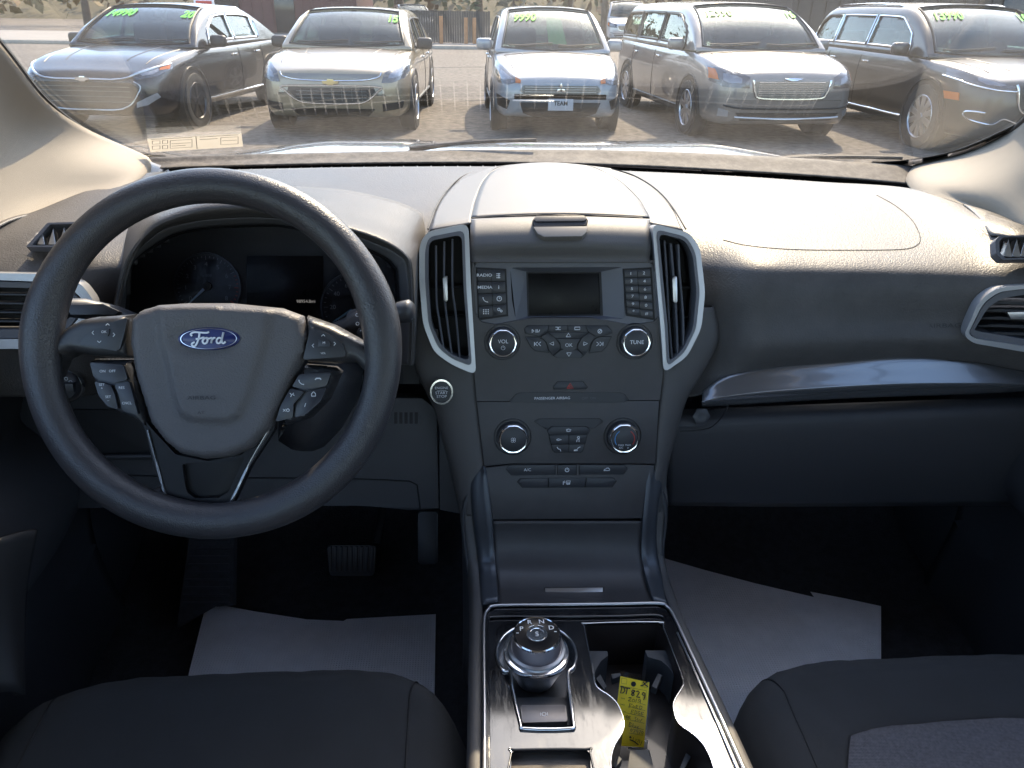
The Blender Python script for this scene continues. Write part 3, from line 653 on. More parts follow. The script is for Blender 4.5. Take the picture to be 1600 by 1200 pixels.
button(Y55((388, 580), (402, 564), (528, 562), (528, 605), (412, 605)), None, None, h=.0014)
button(Y55((534, 562), (705, 561), (700, 604), (534, 605)), None, [[(-6, -3), (-6, 2), (-4, 3), (-3, 1), (-6, 0)], [(-1, -2), (-1, 3), (5, 3), (4, -2), (-1, -2)], [(1, -3), (1, 1)], [(3, -3), (3, 1)]], h=.0014)
button(Y55((712, 561), (832, 561), (847, 575), (826, 603), (706, 604)), None, None, h=.0014)

# top of the stack: lid, side wings, rounded brow
TZ = lambda y: np.interp(y, [258, 265, 280, 300, 325, 350, 365, 380, 395, 408, 420], [1.40, 1.375, 1.305, 1.215, 1.11, 1.03, 1.008, .997, .990, .985, .982])
def topc(x, y, up=0): p = A(x, y, float(TZ(y))); return p+Vector((0, -.003, .006))*up
def interp_line(pts, y): return float(np.interp(y, [p[1] for p in pts], [p[0] for p in pts]))
lidL = [(790, 264), (772, 270), (755, 290), (744, 315), (737, 346)]; lidR = [(915, 264), (935, 270), (968, 290), (995, 315), (1012, 346)]
wgL = [(752, 267), (722, 278), (700, 298), (682, 325), (669, 360)]; wgR = [(955, 266), (990, 276), (1024, 297), (1050, 325), (1071, 360)]
ys = [264, 275, 290, 305, 320, 333, 346]
def lerp_rows(Lf, Rt, ys, n, up): return [[topc(interp_line(Lf, y)*(1-t)+interp_line(Rt, y)*t, y, up(t)) for t in np.linspace(0, 1, n)] for y in ys]
surf('storage_lid', lerp_rows(lidL, lidR, ys, 9, lambda t: 1.2+.9*math.sin(math.pi*t)), SOFT2, stk, 3, 3, thick=.003, flip=True)
surf('brow_panel', [[topc(735+t*280, y, (1.1+.7*math.sin(math.pi*t)) if y < 400 else .15) for t in np.linspace(0, 1, 9)] for y in (348.5, 358, 370, 382, 394, 403, 411)], SOFT2, stk, 3, 3, thick=.003, flip=True)
for (Wg, Ld, sgn) in ((wgL, lidL, 1), (lidR, wgR, -1)):
    rows_ = []
    for y in ys+[355]:
        a = interp_line(Wg, y); b_ = interp_line(Ld, y); rows_.append([topc(a*(1-t)+b_*t, y+(6*(t if sgn < 0 else 1-t) if y > 340 else 0), (t if sgn > 0 else 1-t)*1.0+.2) for t in np.linspace(.015, .985, 5)])
    surf('side_wing', rows_, SOFT2, stk, 3, 3, thick=.003, flip=True)
for Ln in (wgL, wgR): tube('wing_seam', [topc(x, y, .35) for x, y in crs(Ln, 5)], .0013, BLACK, stk, 6)
for Ln in (lidL, lidR): tube('lid_seam', [topc(x, y, 1.0) for x, y in crs(Ln, 5)], .0013, BLACK, stk, 6)
tube('lid_seam', [topc(x, 347.3, 1.05+.8*math.sin(math.pi*(x-737)/278)) for x in range(738, 1014, 12)], .0013, BLACK, stk, 6)
SATINL = mat('latch_light_plastic', (.16, .15, .14), .4)
# latch pocket
LP = Plane(topc(876, 352, 2.9), (0, -.55, .83))
slab('latch_pocket', LP, [(832, 344), (836, 339), (915, 338), (919, 344), (915, 352), (836, 356)], -.012, .0012, BLACK, stk, .0005)
slab('latch', LP, [(834, 343), (838, 337), (913, 336.5), (917, 342), (912, 345), (838, 346)], 0, .003, STACK, stk, .001)
slab('latch_lip', LP, [(833, 354), (918, 353), (917, 362), (910, 369), (850, 370), (840, 365)], -.012, .0016, SATINL, stk, .0016)

# centre vents
def vent(outer, inner, slats, tabs, name, label_):
    v = thing('air_vent', label_, 'air vent', ST.hit(*outer[0]), 'air vents on the dashboard')
    plate('vent_frame', ST, outer, [inner], -.02, .006, SILVER, v, rnd=.011)
    c = Vector((sum(p[0] for p in outer)/len(outer), sum(p[1] for p in outer)/len(outer)))
    mid = [tuple(Vector(o)*.35+Vector(i)*.65) for o, i in zip(outer, inner)] if len(outer) == len(inner) else inner
    plate('vent_inner_frame', ST, mid, [[tuple(c+(Vector(p)-c)*.985) for p in inner]], -.02, .0075, BEZEL, v, rnd=.009)
    slab('vent_back', ST, inner, -.06, -.045, BLACK, v, 0)
    q = ST.uvs(inner, 0); n = len(q)
    VV = [ST.w(a, b, .004) for a, b in q]+[ST.w(a, b, -.045) for a, b in q]
    mesh('vent_duct', VV, [(i, (i+1) % n, n+(i+1) % n, n+i) for i in range(n)], BLACK, v, 0)
    for s in slats:
        P2 = [ST.uv(x, y, 0) for x, y in s]; P3 = crs(P2, 4)
        V = []
        for p in P3:
            for dx, h in ((-.0011, -.022), (-.0013, .001), (0, .0022), (.0013, .001), (.0011, -.022)): V.append(ST.w(p[0]+dx, p[1], h))
        m_ = len(P3); F = [(i*5+j, i*5+(j+1) % 5, (i+1)*5+(j+1) % 5, (i+1)*5+j) for i in range(m_-1) for j in range(5)]+[(0, 1, 2, 3, 4), tuple((m_-1)*5+k for k in (4, 3, 2, 1, 0))]
        mesh('slat', V, F, BEZEL, v, 30)
    for (x, y0, y1) in tabs:
        tb = slab('slider_tab', ST, [(x-4.5, y0+4), (x-2, y0), (x+3, y0), (x+4, y1-3), (x+1, y1), (x-3, y1-3)], -.004, .006, SATIN, v, .0015)
    for yy in (452, 498): tube('cross_slat', [ST.w(*ST.uv(interp_x(inner, yy, 0)+2, yy), -.025), ST.w(*ST.uv(interp_x(inner, yy, 1)-2, yy), -.025)], .0022, BLACK, v, 6)
    return v
def interp_x(poly, y, side):
    xs = []
    for i in range(len(poly)):
        (x0, y0), (x1, y1) = poly[i-1], poly[i]
        if (y0 > y) != (y1 > y): xs.append(x0+(x1-x0)*(y-y0)/(y1-y0))
    return (min(xs), max(xs))[side] if xs else poly[0][0]
vent([(667, 362), (732, 349), (736, 450), (744, 586), (706, 570), (678, 550), (661, 507), (655, 440), (655, 383)],
     [(671, 375), (722, 365), (725, 453), (734, 566), (706, 556), (688, 540), (674, 507), (669, 440), (669, 395)],
     [[(681, 384), (682, 470), (686, 500), (694, 552)], [(694, 378), (694, 450), (697, 490), (707, 562)], [(707, 374), (707, 450), (712, 490), (719, 568)]],
     [(696, 432, 472)], 'l', 'tall silver framed vent beside the radio, on the steering wheel side')
vent([(1019, 349), (1077, 363), (1094, 387), (1102, 457), (1096, 513), (1074, 557), (1037, 583), (1033, 520), (1026, 440)],
     [(1029, 363), (1071, 374), (1083, 398), (1089, 457), (1083, 515), (1067, 548), (1046, 568), (1043, 510), (1036, 440)],
     [[(1038, 376), (1042, 440), (1045, 500), (1050, 562)], [(1048, 380), (1053, 440), (1057, 500), (1059, 560)], [(1060, 382), (1062, 430), (1067, 490), (1068, 545)]],
     [(1055, 432, 474)], 'r', 'tall silver framed vent beside the radio, on the glovebox side')

# stack flanks
FL = Plane(ST.w(0, 0, -.004), ST.n)
def flank(name, inn, out, dirn):
    rows_ = []
    for (x0, y), (x1, y1) in zip(inn, out):
        P0 = FL.hit(x0, y, 0); P1 = FL.hit(x0*.45+x1*.55, y*.45+y1*.55, -.001); P2 = FL.hit(x1-2*dirn, y1, -.010)
        rows_.append([P0+Vector((0, .02, 0)), P0, P1, P2, P2+Vector((dirn*.006, .018, -.002)), P2+Vector((dirn*.008, .06, -.004))])
    surf(name, rows_, SOFT2, dash, 4, 4, thick=.002, flip=dirn > 0)
flank('stack_flank', [(741, 480), (741, 530), (743, 588), (746, 640), (752, 690), (757, 735), (762, 780), (766, 806)], [(636, 470), (640, 530), (656, 588), (680, 640), (694, 690), (706, 735), (716, 780), (722, 806)], -1)
flank('stack_flank', [(1030, 480), (1033, 530), (1036, 583), (1032, 630), (1026, 690), (1023, 735), (1012, 780), (1007, 800)], [(1114, 480), (1122, 530), (1100, 580), (1074, 625), (1055, 690), (1044, 735), (1040, 780), (1036, 800)], 1)
_vl = [(671, 375), (722, 365), (725, 453), (734, 566), (706, 556), (688, 540), (674, 507), (669, 440), (669, 395)]
_vr = [(1029, 363), (1071, 374), (1083, 398), (1089, 457), (1083, 515), (1067, 548), (1046, 568), (1043, 510), (1036, 440)]
for o in list(dash.children):
    if o.name.startswith(('stack_flank', 'dash_pad')): cut_openings(o, [_vl, _vr])
# start button
sb = thing('start_button', 'round chrome ringed engine start button left of the control stack', 'start button', FL.hit(690, 612))
c = FL.uv(690, 612, .006); r = abs(FL.uv(708, 612, .006)[0]-c[0])
lathe('chrome_ring', FL, c, [(r*1.12, -.001), (r*1.1, .003), (r*1.0, .0085), (r*.86, .0085), (r*.82, .004)], CHROME, sb, 48, squash=1.12)
bt = lathe('button_cap', FL, c, [(r*.84, .002), (r*.82, .0062), (0, .007)], KEY, sb, 40, squash=1.12)
for s, dy, z in (('ENGINE', .34, .30), ('START', -.10, .34), ('STOP', -.42, .34)): text(s, FL, 0, 0, 0, PRINT, bt, .0072, uvp=(c[0], c[1]+r*dy), size=r*z, stretch=1.1)
strokes('line', FL, [[(c[0]-r*.4, c[1]+r*.1), (c[0]+r*.4, c[1]+r*.1)]], .0004, .0073, PRINT, bt)

# passenger side: glossy strip, airbag word, glovebox
tx = [1097, 1130, 1200, 1300, 1400, 1500, 1600, 1700]; ty = [610, 588, 571, 562, 555, 558, 571, 590]; tb = [636, 634, 630, 624, 620, 617, 612, 608]
trow = []
for f_, Yf in ((0, .966), (.06, .956), (.35, .9475), (.62, .940), (.72, .938), (.85, .943), (1, .957)):
    trow.append([A(x, a*(1-f_)+b_*f_, Yf-.02*(x-1100)/600) for x, a, b_ in zip(tx, ty, tb)])
surf('gloss_trim_strip', trow, GLOSS, dash, 5, 4, thick=.003, flip=True)
_q = onpad(1475, 509, .0); AP = Plane(_q, (onpad(1500, 509)-_q).cross(_q-onpad(1475, 530))*-1)
if AP.n.y > 0: AP = Plane(_q, -AP.n)
text('AIRBAG', AP, 1475, 509, 7, mat('moulded_letters', (.03, .03, .032), .5), dash, .001, stretch=1.5)
def padpt(px, py):                                    # on the pad
    return None
gb = thing('glovebox', 'plain dark closed glovebox lid under the gloss strip', 'glovebox', A(1280, 700, .96))
gx = [1044, 1100, 1200, 1350, 1500, 1640]
surf('lid_panel', [[A(x, np.interp(x, [1040, 1200, 1640], y_), Yf-.03*(x-1040)/600) for x in gx] for y_, Yf in (((640, 634, 618), .985), ((660, 655, 640), .962), ((700, 700, 690), .955), ((740, 745, 735), .955), ((777, 779, 776), .962), ((786, 788, 785), .972), ((790, 792, 790), 1.03))], DARKP, gb, 4, 4, thick=.004, flip=True)
GB = Plane(A(1095, 650, .955), (0, -1, .35))
lathe('latch_knob', GB, GB.uv(1095, 650), [(.013, .000), (.013, .004), (.009, .0055), (.004, .0045), (0, .004)], KEY, gb, 6)
tube('panel_seam', [GB.hit(x, y, .004) for x, y in crs([(1062, 674), (1105, 670), (1125, 655), (1139, 632)], 5)], .0010, BLACK, gb, 6)
# lower dash under the wheel
KP = Plane(A(500, 700, .965), (0, -1, .25))
kp = thing('knee_panel', 'dark lower dash panel under the steering wheel with small vent slots', 'lower dash panel', A(400, 720, .95))
slab('panel', KP, [(-60, 612), (120, 615), (660, 622), (683, 640), (686, 795), (640, 798), (560, 790), (200, 792), (-60, 800)], -.03, 0, DARKP, kp, .003)
slab('side_panel', KP, [(686, 640), (740, 640), (760, 800), (735, 806), (687, 797)], -.03, -.004, DARKP, kp, .002)
for i in range(5): slab('vent_slot', KP, [(616+8*i, 644), (621+8*i, 644), (621+8*i, 662), (616+8*i, 662)], -.002, .0006, BLACK, kp, 0)
tube('panel_seam', [KP.hit(x, y, .0008) for x, y in ((120, 740), (300, 746), (545, 748), (600, 750), (640, 752), (652, 758), (657, 796))], .0011, BLACK, kp, 6)
slab('hood_release_shelf', KP, [(100, 640), (232, 640), (240, 700), (245, 716), (110, 716)], -.001, .004, BLACK, kp, .001)
tube('shelf_edge', [KP.hit(110, 715, .01), KP.hit(240, 713, .01)], .004, KEY, kp, 8)

# left side of the dash: side vent, demister, light switch
LV = Plane(A(90, 480, .895), (.18, -1, .22))
lv = thing('air_vent', 'silver framed vent at the far left behind the steering wheel rim', 'air vent', A(80, 480, .9), 'air vents on the dashboard')
plate('vent_frame', LV, [(-60, 426), (70, 428), (125, 440), (152, 478), (120, 530), (60, 545), (-60, 545)], [[(-50, 436), (62, 440), (112, 450), (138, 478), (108, 516), (52, 530), (-50, 530)]], -.02, .006, SILVER, lv, rnd=.012)
plate('vent_inner_frame', LV, [(-48, 438), (60, 442), (110, 452), (135, 478), (106, 514), (50, 528), (-48, 528)], [[(-40, 448), (50, 450), (100, 460), (126, 480), (98, 506), (44, 515), (-40, 515)]], -.03, .002, BEZEL, lv, rnd=.006)
slab('vent_back', LV, [(-60, 436), (150, 436), (150, 535), (-60, 535)], -.06, -.05, BLACK, lv, 0)
for y in (458, 472, 486, 500): slab('slat', LV, [(-60, y), (120, y+2), (120, y+5), (-60, y+3)], -.02, -.003, KEY, lv, .0005)
def demister(cxp, pts, blades, lab, nrm, Y):
    P = Plane(A(cxp, 370, Y), nrm)
    d = thing('side_demister', lab, 'demister vent', P.o, 'small demister vents at the dash ends')
    c = Vector((sum(p[0] for p in pts)/len(pts), sum(p[1] for p in pts)/len(pts))); inn = [tuple(c+(Vector(p)-c)*.86) for p in pts]
    plate('frame', P, pts, [inn], -.01, .004, BEZEL, d, rnd=.002)
    slab('back', P, inn, -.02, -.012, BLACK, d, 0)
    for b_ in blades: slab('blade', P, b_, -.012, .001, SATIN, d, .0004)
demister(80, [(40, 386), (74, 348), (150, 346), (150, 386)], [[(58+k*17, 382), (66+k*17, 358-k*2), (70+k*17, 382)] for k in range(5)], 'small triangular demister vent at the driver end of the dash top', (.15, -.75, .65), .945)
demister(1590, [(1555, 376), (1562, 368), (1680, 366), (1680, 404), (1566, 406), (1556, 396)], [[(1568+k*13, 400), (1576+k*13, 372), (1582+k*13, 402)] for k in range(8)], 'small oblong demister vent at the passenger end of the dash top', (-.15, -.8, .6), .945)
RV = Plane(A(1560, 500, .915), (-.20, -1, .12))
rv = thing('air_vent', 'silver framed vent with horizontal slats at the passenger door end', 'air vent', A(1560, 500, .9), 'air vents on the dashboard')
plate('vent_frame', RV, [(1506, 524), (1530, 470), (1556, 450), (1600, 445), (1720, 442), (1720, 562), (1600, 550), (1520, 536)], [[(1513, 521), (1536, 474), (1560, 456), (1602, 451), (1712, 448), (1712, 552), (1600, 541), (1523, 529)]], -.02, .007, SILVER, rv, rnd=.012)
plate('vent_inner_frame', RV, [(1514, 521), (1537, 475), (1561, 457), (1602, 452), (1712, 449), (1712, 551), (1600, 540), (1524, 528)], [[(1522, 516), (1544, 480), (1566, 466), (1602, 460), (1708, 456), (1708, 540), (1600, 530), (1530, 518)]], -.03, .003, BEZEL, rv, rnd=.010)
slab('vent_back', RV, [(1510, 450), (1718, 446), (1718, 556), (1510, 530)], -.07, -.06, BLACK, rv, 0)
for k, y in enumerate((472, 484, 496, 508, 520)):
    slab('slat', RV, [(1528+max(0, (500-y))*.5, y), (1560, y-1), (1715, y+4), (1715, y+8), (1560, y+3), (1530+max(0, (500-y))*.5, y+3)], -.03, -.004, KEY, rv, .0006)
slab('slider_tab', RV, [(1574, 488), (1640, 486), (1640, 500), (1580, 499)], -.004, .003, SATIN, rv, .001)
LS = Plane(A(105, 602, .915), (.1, -1, .2))
lsw = thing('headlight_switch', 'round black light switch with a thin chrome ring left of the steering wheel', 'light switch', LS.o)
c = LS.uv(103, 601); r = abs(LS.uv(133, 601)[0]-c[0])
lathe('chrome_ring', LS, c, [(r, 0), (r, .006), (r*.95, .008), (r*.92, .006)], CHROME, lsw, 48)
lathe('dial', LS, c, [(r*.92, 0), (r*.9, .007), (r*.7, .012), (0, .013)], KEY, lsw, 48)
slab('grip', LS, [(c[0]-r*.7, c[1]-.006), (c[0]+r*.7, c[1]-.006), (c[0]+r*.7, c[1]+.006), (c[0]-r*.7, c[1]+.006)], .01, .02, KEY, lsw, .002, uvmode=True)
strokes('icon', LS, [[(c[0]+r*.55*math.cos(t)+.002*math.cos(a), c[1]+r*.55*math.sin(t)+.002*math.sin(a)) for a in np.linspace(0, 6.28, 8)] for t in (R(100), R(60), R(30))], .0006, .0125, PRINT, lsw)

# ---------------- A-pillars and side structure
def pillar(rows_, lab, mirror=False):
    t = thing('windshield_pillar', lab, 'roof pillar', rows_[-1][0], 'beige trims beside the windshield')
    surf('trim', rows_, PILLAR, t, 5, 5, thick=.006, flip=not mirror)
    surf('rubber_edge', [[r[0]+Vector((0, .004, .002)) for r in rows_], [r[0]+Vector((0, .012, -.008)) for r in rows_], [r[0]+Vector((0, .02, -.004)) for r in rows_]], BLACK, t, 4, 2, thick=.003)
    return t
def pilrow(e, outs):
    p0 = onws(e[0], e[1], .012); return [p0]+[A(*o) for o in outs]
LPl = [pilrow((-260, -420), [(-330, -380, .62), (-420, -300, .55), (-520, -150, .50)]),
       pilrow((-120, -120), [(-200, -90, .82), (-280, 0, .72), (-380, 120, .62)]),
       pilrow((-40, 20), [(-110, 60, .92), (-200, 150, .80), (-300, 260, .68)]),
       pilrow((10, 85), [(-50, 130, 1.02), (-120, 215, .90), (-220, 320, .74)]),
       pilrow((70, 158), [(15, 205, 1.14), (-60, 280, 1.0), (-160, 370, .82)]),
       pilrow((140, 208), [(95, 250, 1.20), (25, 320, 1.08), (-100, 420, .88)]),
       pilrow((218, 244), [(205, 268, 1.27), (125, 312, 1.16), (-60, 440, .90)]),
       pilrow((240, 256), [(212, 290, 1.25), (130, 330, 1.12), (-50, 460, .89)])]
pillar(LPl, 'beige trim of the sunlit windshield pillar at the driver side')
RPl = [pilrow((1840, -420), [(1900, -380, .66), (1980, -300, .58), (2080, -150, .50)]),
       pilrow((1720, 20), [(1790, 50, .86), (1870, 120, .74), (1960, 220, .62)]),
       pilrow((1650, 140), [(1720, 175, .98), (1800, 240, .84), (1890, 330, .70)]),
       pilrow((1600, 196), [(1660, 240, 1.06), (1730, 300, .92), (1820, 390, .76)]),
       pilrow((1560, 222), [(1600, 270, 1.13), (1670, 330, 1.0), (1760, 420, .82)]),
       pilrow((1500, 246), [(1530, 290, 1.19), (1600, 342, 1.06), (1700, 440, .88)]),
       pilrow((1430, 262), [(1455, 296, 1.26), (1545, 338, 1.13), (1680, 450, .90)]),
       pilrow((1410, 270), [(1440, 312, 1.25), (1530, 352, 1.10), (1670, 460, .89)])]
pillar(RPl, 'beige trim of the shaded windshield pillar at the passenger side', True)
surf('side_cover', [[A(1505, 318, 1.16), A(1560, 335, 1.10), A(1640, 372, 1.0)], [A(1525, 335, 1.10), A(1570, 358, 1.03), A(1640, 392, .96)], [A(1548, 366, 1.02), A(1590, 372, .99), A(1650, 405, .94)]], SOFT2, dash, 4, 4, thick=.003, flip=True)
surf('side_cover', [[A(-60, 372, .93), A(10, 338, 1.06), A(60, 325, 1.12)], [A(-60, 400, .90), A(0, 350, 1.0), A(45, 335, 1.06)]], SOFT2, dash, 4, 4, thick=.003, flip=True)

for s in (-1, 1): box('dash_sun_blocker', (s*.725, 1.20, 1.085), (.21, .50, .02), BLACK, dash, .002)  # unseen slabs added to stop sun leaking in past the dash ends
# doors: panel below the glass, shaped grip, seam lines
for s, lab in ((-1, 'black driver door panel beside the footwell'), (1, 'black passenger door panel beside the glovebox')):
    d = thing('car_door', lab, 'car door', (s*.80, .5, .45), 'front doors')
    rows_ = []
    for z, x in ((1.13, .80), (1.10, .74), (1.0, .735), (.92, .755), (.86, .70), (.80, .70), (.74, .76), (.60, .78), (.45, .76), (.40, .78)):
        rows_.append([(s*(x+.02*(y > .9)), y, z-.01*max(0, y-.5)) for y in (-1.0, -.4, .1, .45, .7, .85, 1.0, 1.12)])
    surf('door_panel', rows_, DARKP, d, 4, 4, thick=.02, flip=(s > 0))
    tube('pull_handle', [(s*.70, y, z) for y, z in ((.05, .93), (.15, .97), (.35, .97), (.5, .95), (.58, .90))], .018, BLACK, d, 10)
    pillow('map_pocket', Plane((s*.755, .4, .62), (-s, 0, .1), (0, 1, 0)), [(-.35, -.12), (.25, -.12), (.33, 0), (.25, .08), (-.35, .08)], 0, .035, DARKP, d, .03, .03, uvmode=True)
    # glass above the belt line
    ml = [(-.95, 1.14), (.45, 1.14), (.95, 1.13), (.62, 1.36), (.28, 1.55), (-.9, 1.57)]
    PG = Plane((s*.80, 0, 1.1), (-s, 0, .25), (0, 1, 0)); sc2 = math.sqrt(1+.25**2)
    plate('door_glass', PG, [((y) * (1 if PG.u.y > 0 else -1), (z-1.1)*sc2) for y, z in ml], [], -.002, .002, SGLASS, d, uvmode=True)
    plate('sail_sun_blocker', PG, [(y*(1 if PG.u.y > 0 else -1), (z-1.1)*sc2) for y, z in ((.62, 1.09), (1.38, 1.09), (1.37, 1.17), (1.24, 1.25), (1.0, 1.36), (.80, 1.36), (.66, 1.30))], [], -.012, .010, BLACK, d, uvmode=True, rnd=.02)  # sail plate added and shaped to block sun at the window's front corner
    # window frame and rail
    tube('window_frame', [PG.w(y*(1 if PG.u.y > 0 else -1), (z-1.1)*sc2) for y, z in ml], .018, BLACK, d, 8, closed=True)
# roof, header, pillars behind, rear wall: the body shell round the cabin
sh = thing('car_roof', 'beige headliner and roof over the cabin above the windshield', 'car roof', (0, 0, 1.6))
rr = []
for y, z in ((.74, 1.60), (.60, 1.62), (.3, 1.65), (-.4, 1.67), (-1.2, 1.65), (-1.9, 1.58)):
    rr.append([(x, y-.25*x*x*(y > .5), z-.10*abs(x)**3) for x in (-.66, -.5, -.25, 0, .25, .5, .66)])
surf('headliner', rr, HEADL, sh, 3, 3, thick=.03)
for s in (-1, 1):
    tube('roof_rail', [(s*.69, .55, 1.52), (s*.69, .2, 1.58), (s*.69, -.6, 1.60), (s*.68, -1.6, 1.54)], .04, HEADL, sh, 10)
    box('middle_pillar', (s*.74, -.55, 1.35), (.05, .14, .56), HEADL, sh, .01)
    box('rear_pillar', (s*.72, -1.7, 1.3), (.06, .35, .6), HEADL, sh, .01)
rb = thing('rear_cabin', 'dark rear cabin wall and floor behind the front seats', 'car body', (0, -1.9, .4))
box('tailgate_panel', (0, -1.95, .75), (1.5, .05, .75), DARKP, rb)
box('rear_side', (-.79, -1.4, .78), (.04, 1.1, .75), DARKP, rb); box('rear_side', (.79, -1.4, .78), (.04, 1.1, .75), DARKP, rb)
# footwell
fw = thing('cabin_floor', 'black carpet of the footwells under the dashboard', 'carpet', (0, 1, .4)); fw['kind'] = 'structure'; 
surf('carpet', [[(x, y, z+.09*math.exp(-(x/.16)**2)*(z < .6)) for x in (-.8, -.5, -.25, -.12, 0, .12, .25, .5, .8)] for y, z in ((-1.9, .44), (-.3, .44), (.4, .44), (.9, .44), (1.15, .45), (1.3, .50), (1.42, .64), (1.46, .9), (1.47, 1.16))], CARPET, fw, 4, 4, thick=.02)
for s in (-1, 1): box('kick_panel', (s*.795, 1.2, .75), (.03, .62, .75), DARKP, fw, .01)

# ================================================================ steering wheel
_e = R(25)
WP = Plane((-.3927, .7376, 1.1232), (0, -math.cos(_e), math.sin(_e)))
VSP = mat('v_spoke_plastic', (.007, .007, .009), .45, spec=.25)
sw = thing('steering_wheel', 'black leather grained steering wheel with an oval blue badge', 'steering wheel', WP.o)
WR, WT = .172, .0178
V = []; F = []; NU, NV = 120, 20
for i in range(NU):
    a = 2*math.pi*i/NU; deg = math.degrees(a) % 360
    gsw = 0
    for c0, w0, am in ((12, 16, .0026), (168, 16, .0026), (-60, 26, .0016), (240, 26, .0016)):
        dd = (deg-c0+180) % 360-180; gsw += am*math.exp(-(dd/w0)**2)
    for j in range(NV):
        b = 2*math.pi*j/NV; rr_ = WT+gsw
        x = WR+rr_*math.cos(b)*(1.0); h = rr_*math.sin(b)*.92
        V.append(WP.w(x*math.cos(a), x*math.sin(a), h))
for i in range(NU):
    for j in range(NV): F.append((i*NV+j, ((i+1) % NU)*NV+j, ((i+1) % NU)*NV+(j+1) % NV, i*NV+(j+1) % NV))
me = bpy.data.meshes.new('rim'); me.from_pydata(V, [], F); finish(me, 80, True); link('rim', me, WHEELL, sw)
tube('rim_seam', [WP.w((WR-WT*.98)*math.cos(a), (WR-WT*.98)*math.sin(a), 0) for a in np.linspace(0, 2*math.pi, 90, endpoint=False)], .0008, BLACK, sw, 5, closed=True)
def z3(*p): return [(x/1.967, 240+y/1.967) for x, y in p]
# spokes
SPK = mat('spoke_dark_silver', (.050, .050, .054), .38, .2, grain=(900, .0002, 'noise'))
pillow('spoke_cover', WP, [(62, 520), (76, 528), (100, 506), (125, 494), (198, 488), (200, 560), (196, 560), (148, 558), (110, 552), (92, 560), (80, 590), (66, 585)], -.022, .004, SPK, sw, .008, .004)
pillow('spoke_cover', WP, [(594, 520), (578, 540), (556, 526), (520, 506), (474, 490), (474, 565), (520, 568), (552, 566), (566, 580), (580, 600), (592, 585)], -.022, .004, SPK, sw, .008, .004)
pillow('spoke_lower', WP, [(130, 560), (200, 560), (240, 690), (212, 660), (178, 646), (150, 620)], -.03, -.002, KEY, sw, .006, .004)
pillow('spoke_lower', WP, [(472, 568), (520, 572), (530, 580), (510, 625), (480, 655), (440, 668), (425, 690)], -.03, -.002, KEY, sw, .006, .004)
SD = mat('silver_button_plate', (.12, .12, .125), .32, .6)
def pad(pts, inner, lbls, mid):
    b = slab('cursor_pad', WP, pts, .0, .0065, KEY, sw, .001, .003)
    slab('pad_plate', WP, pts, .001, .0058, SD, sw, .0004, .0022) if False else None
    m_ = slab('centre_key', WP, inner, .006, .0085, KEY, b, .0008, .0015)
    text('OK' if mid else 'M', WP, sum(p[0] for p in inner)/4, sum(p[1] for p in inner)/4, 4, PRINT, m_, .0088)
    for ic, x, y in lbls:
        s = .0006; c = WP.uv(x, y, .007); strokes('icon', WP, [[(c[0]+a*s, c[1]+q*s) for a, q in Ln] for Ln in ic], .0006, .0068, PRINT, b)
V_U = [[(-3, -1.5), (0, 1.5), (3, -1.5)]]; V_D = [[(-3, 1.5), (0, -1.5), (3, 1.5)]]; V_L = [[(1.5, -3), (-1.5, 0), (1.5, 3)]]; V_R = [[(-1.5, -3), (1.5, 0), (-1.5, 3)]]
pad(z3((240, 586), (258, 560), (285, 542), (392, 502), (380, 560), (366, 608)), z3((297, 552), (312, 540), (336, 538), (332, 562)), [(V_U, 168, 507), (V_D, 155, 534), (V_L, 145, 520), (V_R, 178, 523)], True)
pad(z3((955, 532), (1000, 548), (1052, 580), (1064, 618), (1056, 624), (930, 634)), z3((978, 570), (1010, 572), (1018, 592), (976, 594)), [(V_L, 489, 540), (V_R, 523, 537), (V_U, 505, 524)], False)
text('VOL', WP, 505, 552, 3, PRINT, sw, .0068)
def wkey(pts, lb=None, ic=None, at=None, ts=4.5):
    return button(z3(*pts), lb, ic, h=.0035, parent=sw, P=WP, base=-.006, gap=False, m=bpy.data.materials['key_blue_black'], at=at, ts=ts, rnd=.0015, bev=.001)
wkey(((276, 642), (378, 650), (392, 694), (348, 704), (288, 688)), 'ON   OFF', None, (168, 580), 4)
wkey(((290, 700), (340, 712), (352, 740), (362, 786), (330, 776), (302, 742)), 'SET\n+', None, (159, 604), 4)
text('SET\n–', WP, 169, 623, 4, PRINT, sw, .0038)
wkey(((352, 711), (396, 700), (424, 802), (376, 790), (366, 745)), 'RES', None, (190, 606), 4)
text('CNCL', WP, 198, 630, 4, PRINT, sw, .0038)
wkey(((920, 678), (1018, 672), (1004, 714), (942, 726), (897, 716)), None, PHONE, (471, 597), 5)
s_ = .0006; c = WP.uv(497, 592, .004); strokes('icon', WP, [[(c[0]+a*s_, c[1]+q*s_) for a, q in [(-5, -1.5), (-3, 1), (3, 1), (5, -1.5)]]], .0012, .0038, PRINT, sw)
wkey(((892, 722), (936, 732), (902, 770), (900, 812), (847, 824), (862, 775)), None, [[(-4, 3), (-1, 0), (-3, -3)], [(2, 3), (0, 1), (3, -1)]], (457, 617))
c = WP.uv(447, 641, .004); strokes('icon', WP, [[(c[0]+a*s_, c[1]+q*s_) for a, q in L_] for L_ in ([(-5, 2), (-1, -2)], [(-5, -2), (-1, 2)], circ(2.4, cx=3))], .0006, .0038, PRINT, sw)
wkey(((945, 732), (1004, 720), (985, 762), (942, 800), (906, 811), (910, 775)), None, [[(-3, -3), (-3, 1), (0, 4), (3, 1), (3, -3), (-3, -3)]], (490, 616))
text('i', WP, 476, 633, 6, PRINT, sw, .0038, bold=.02, shear=.3)
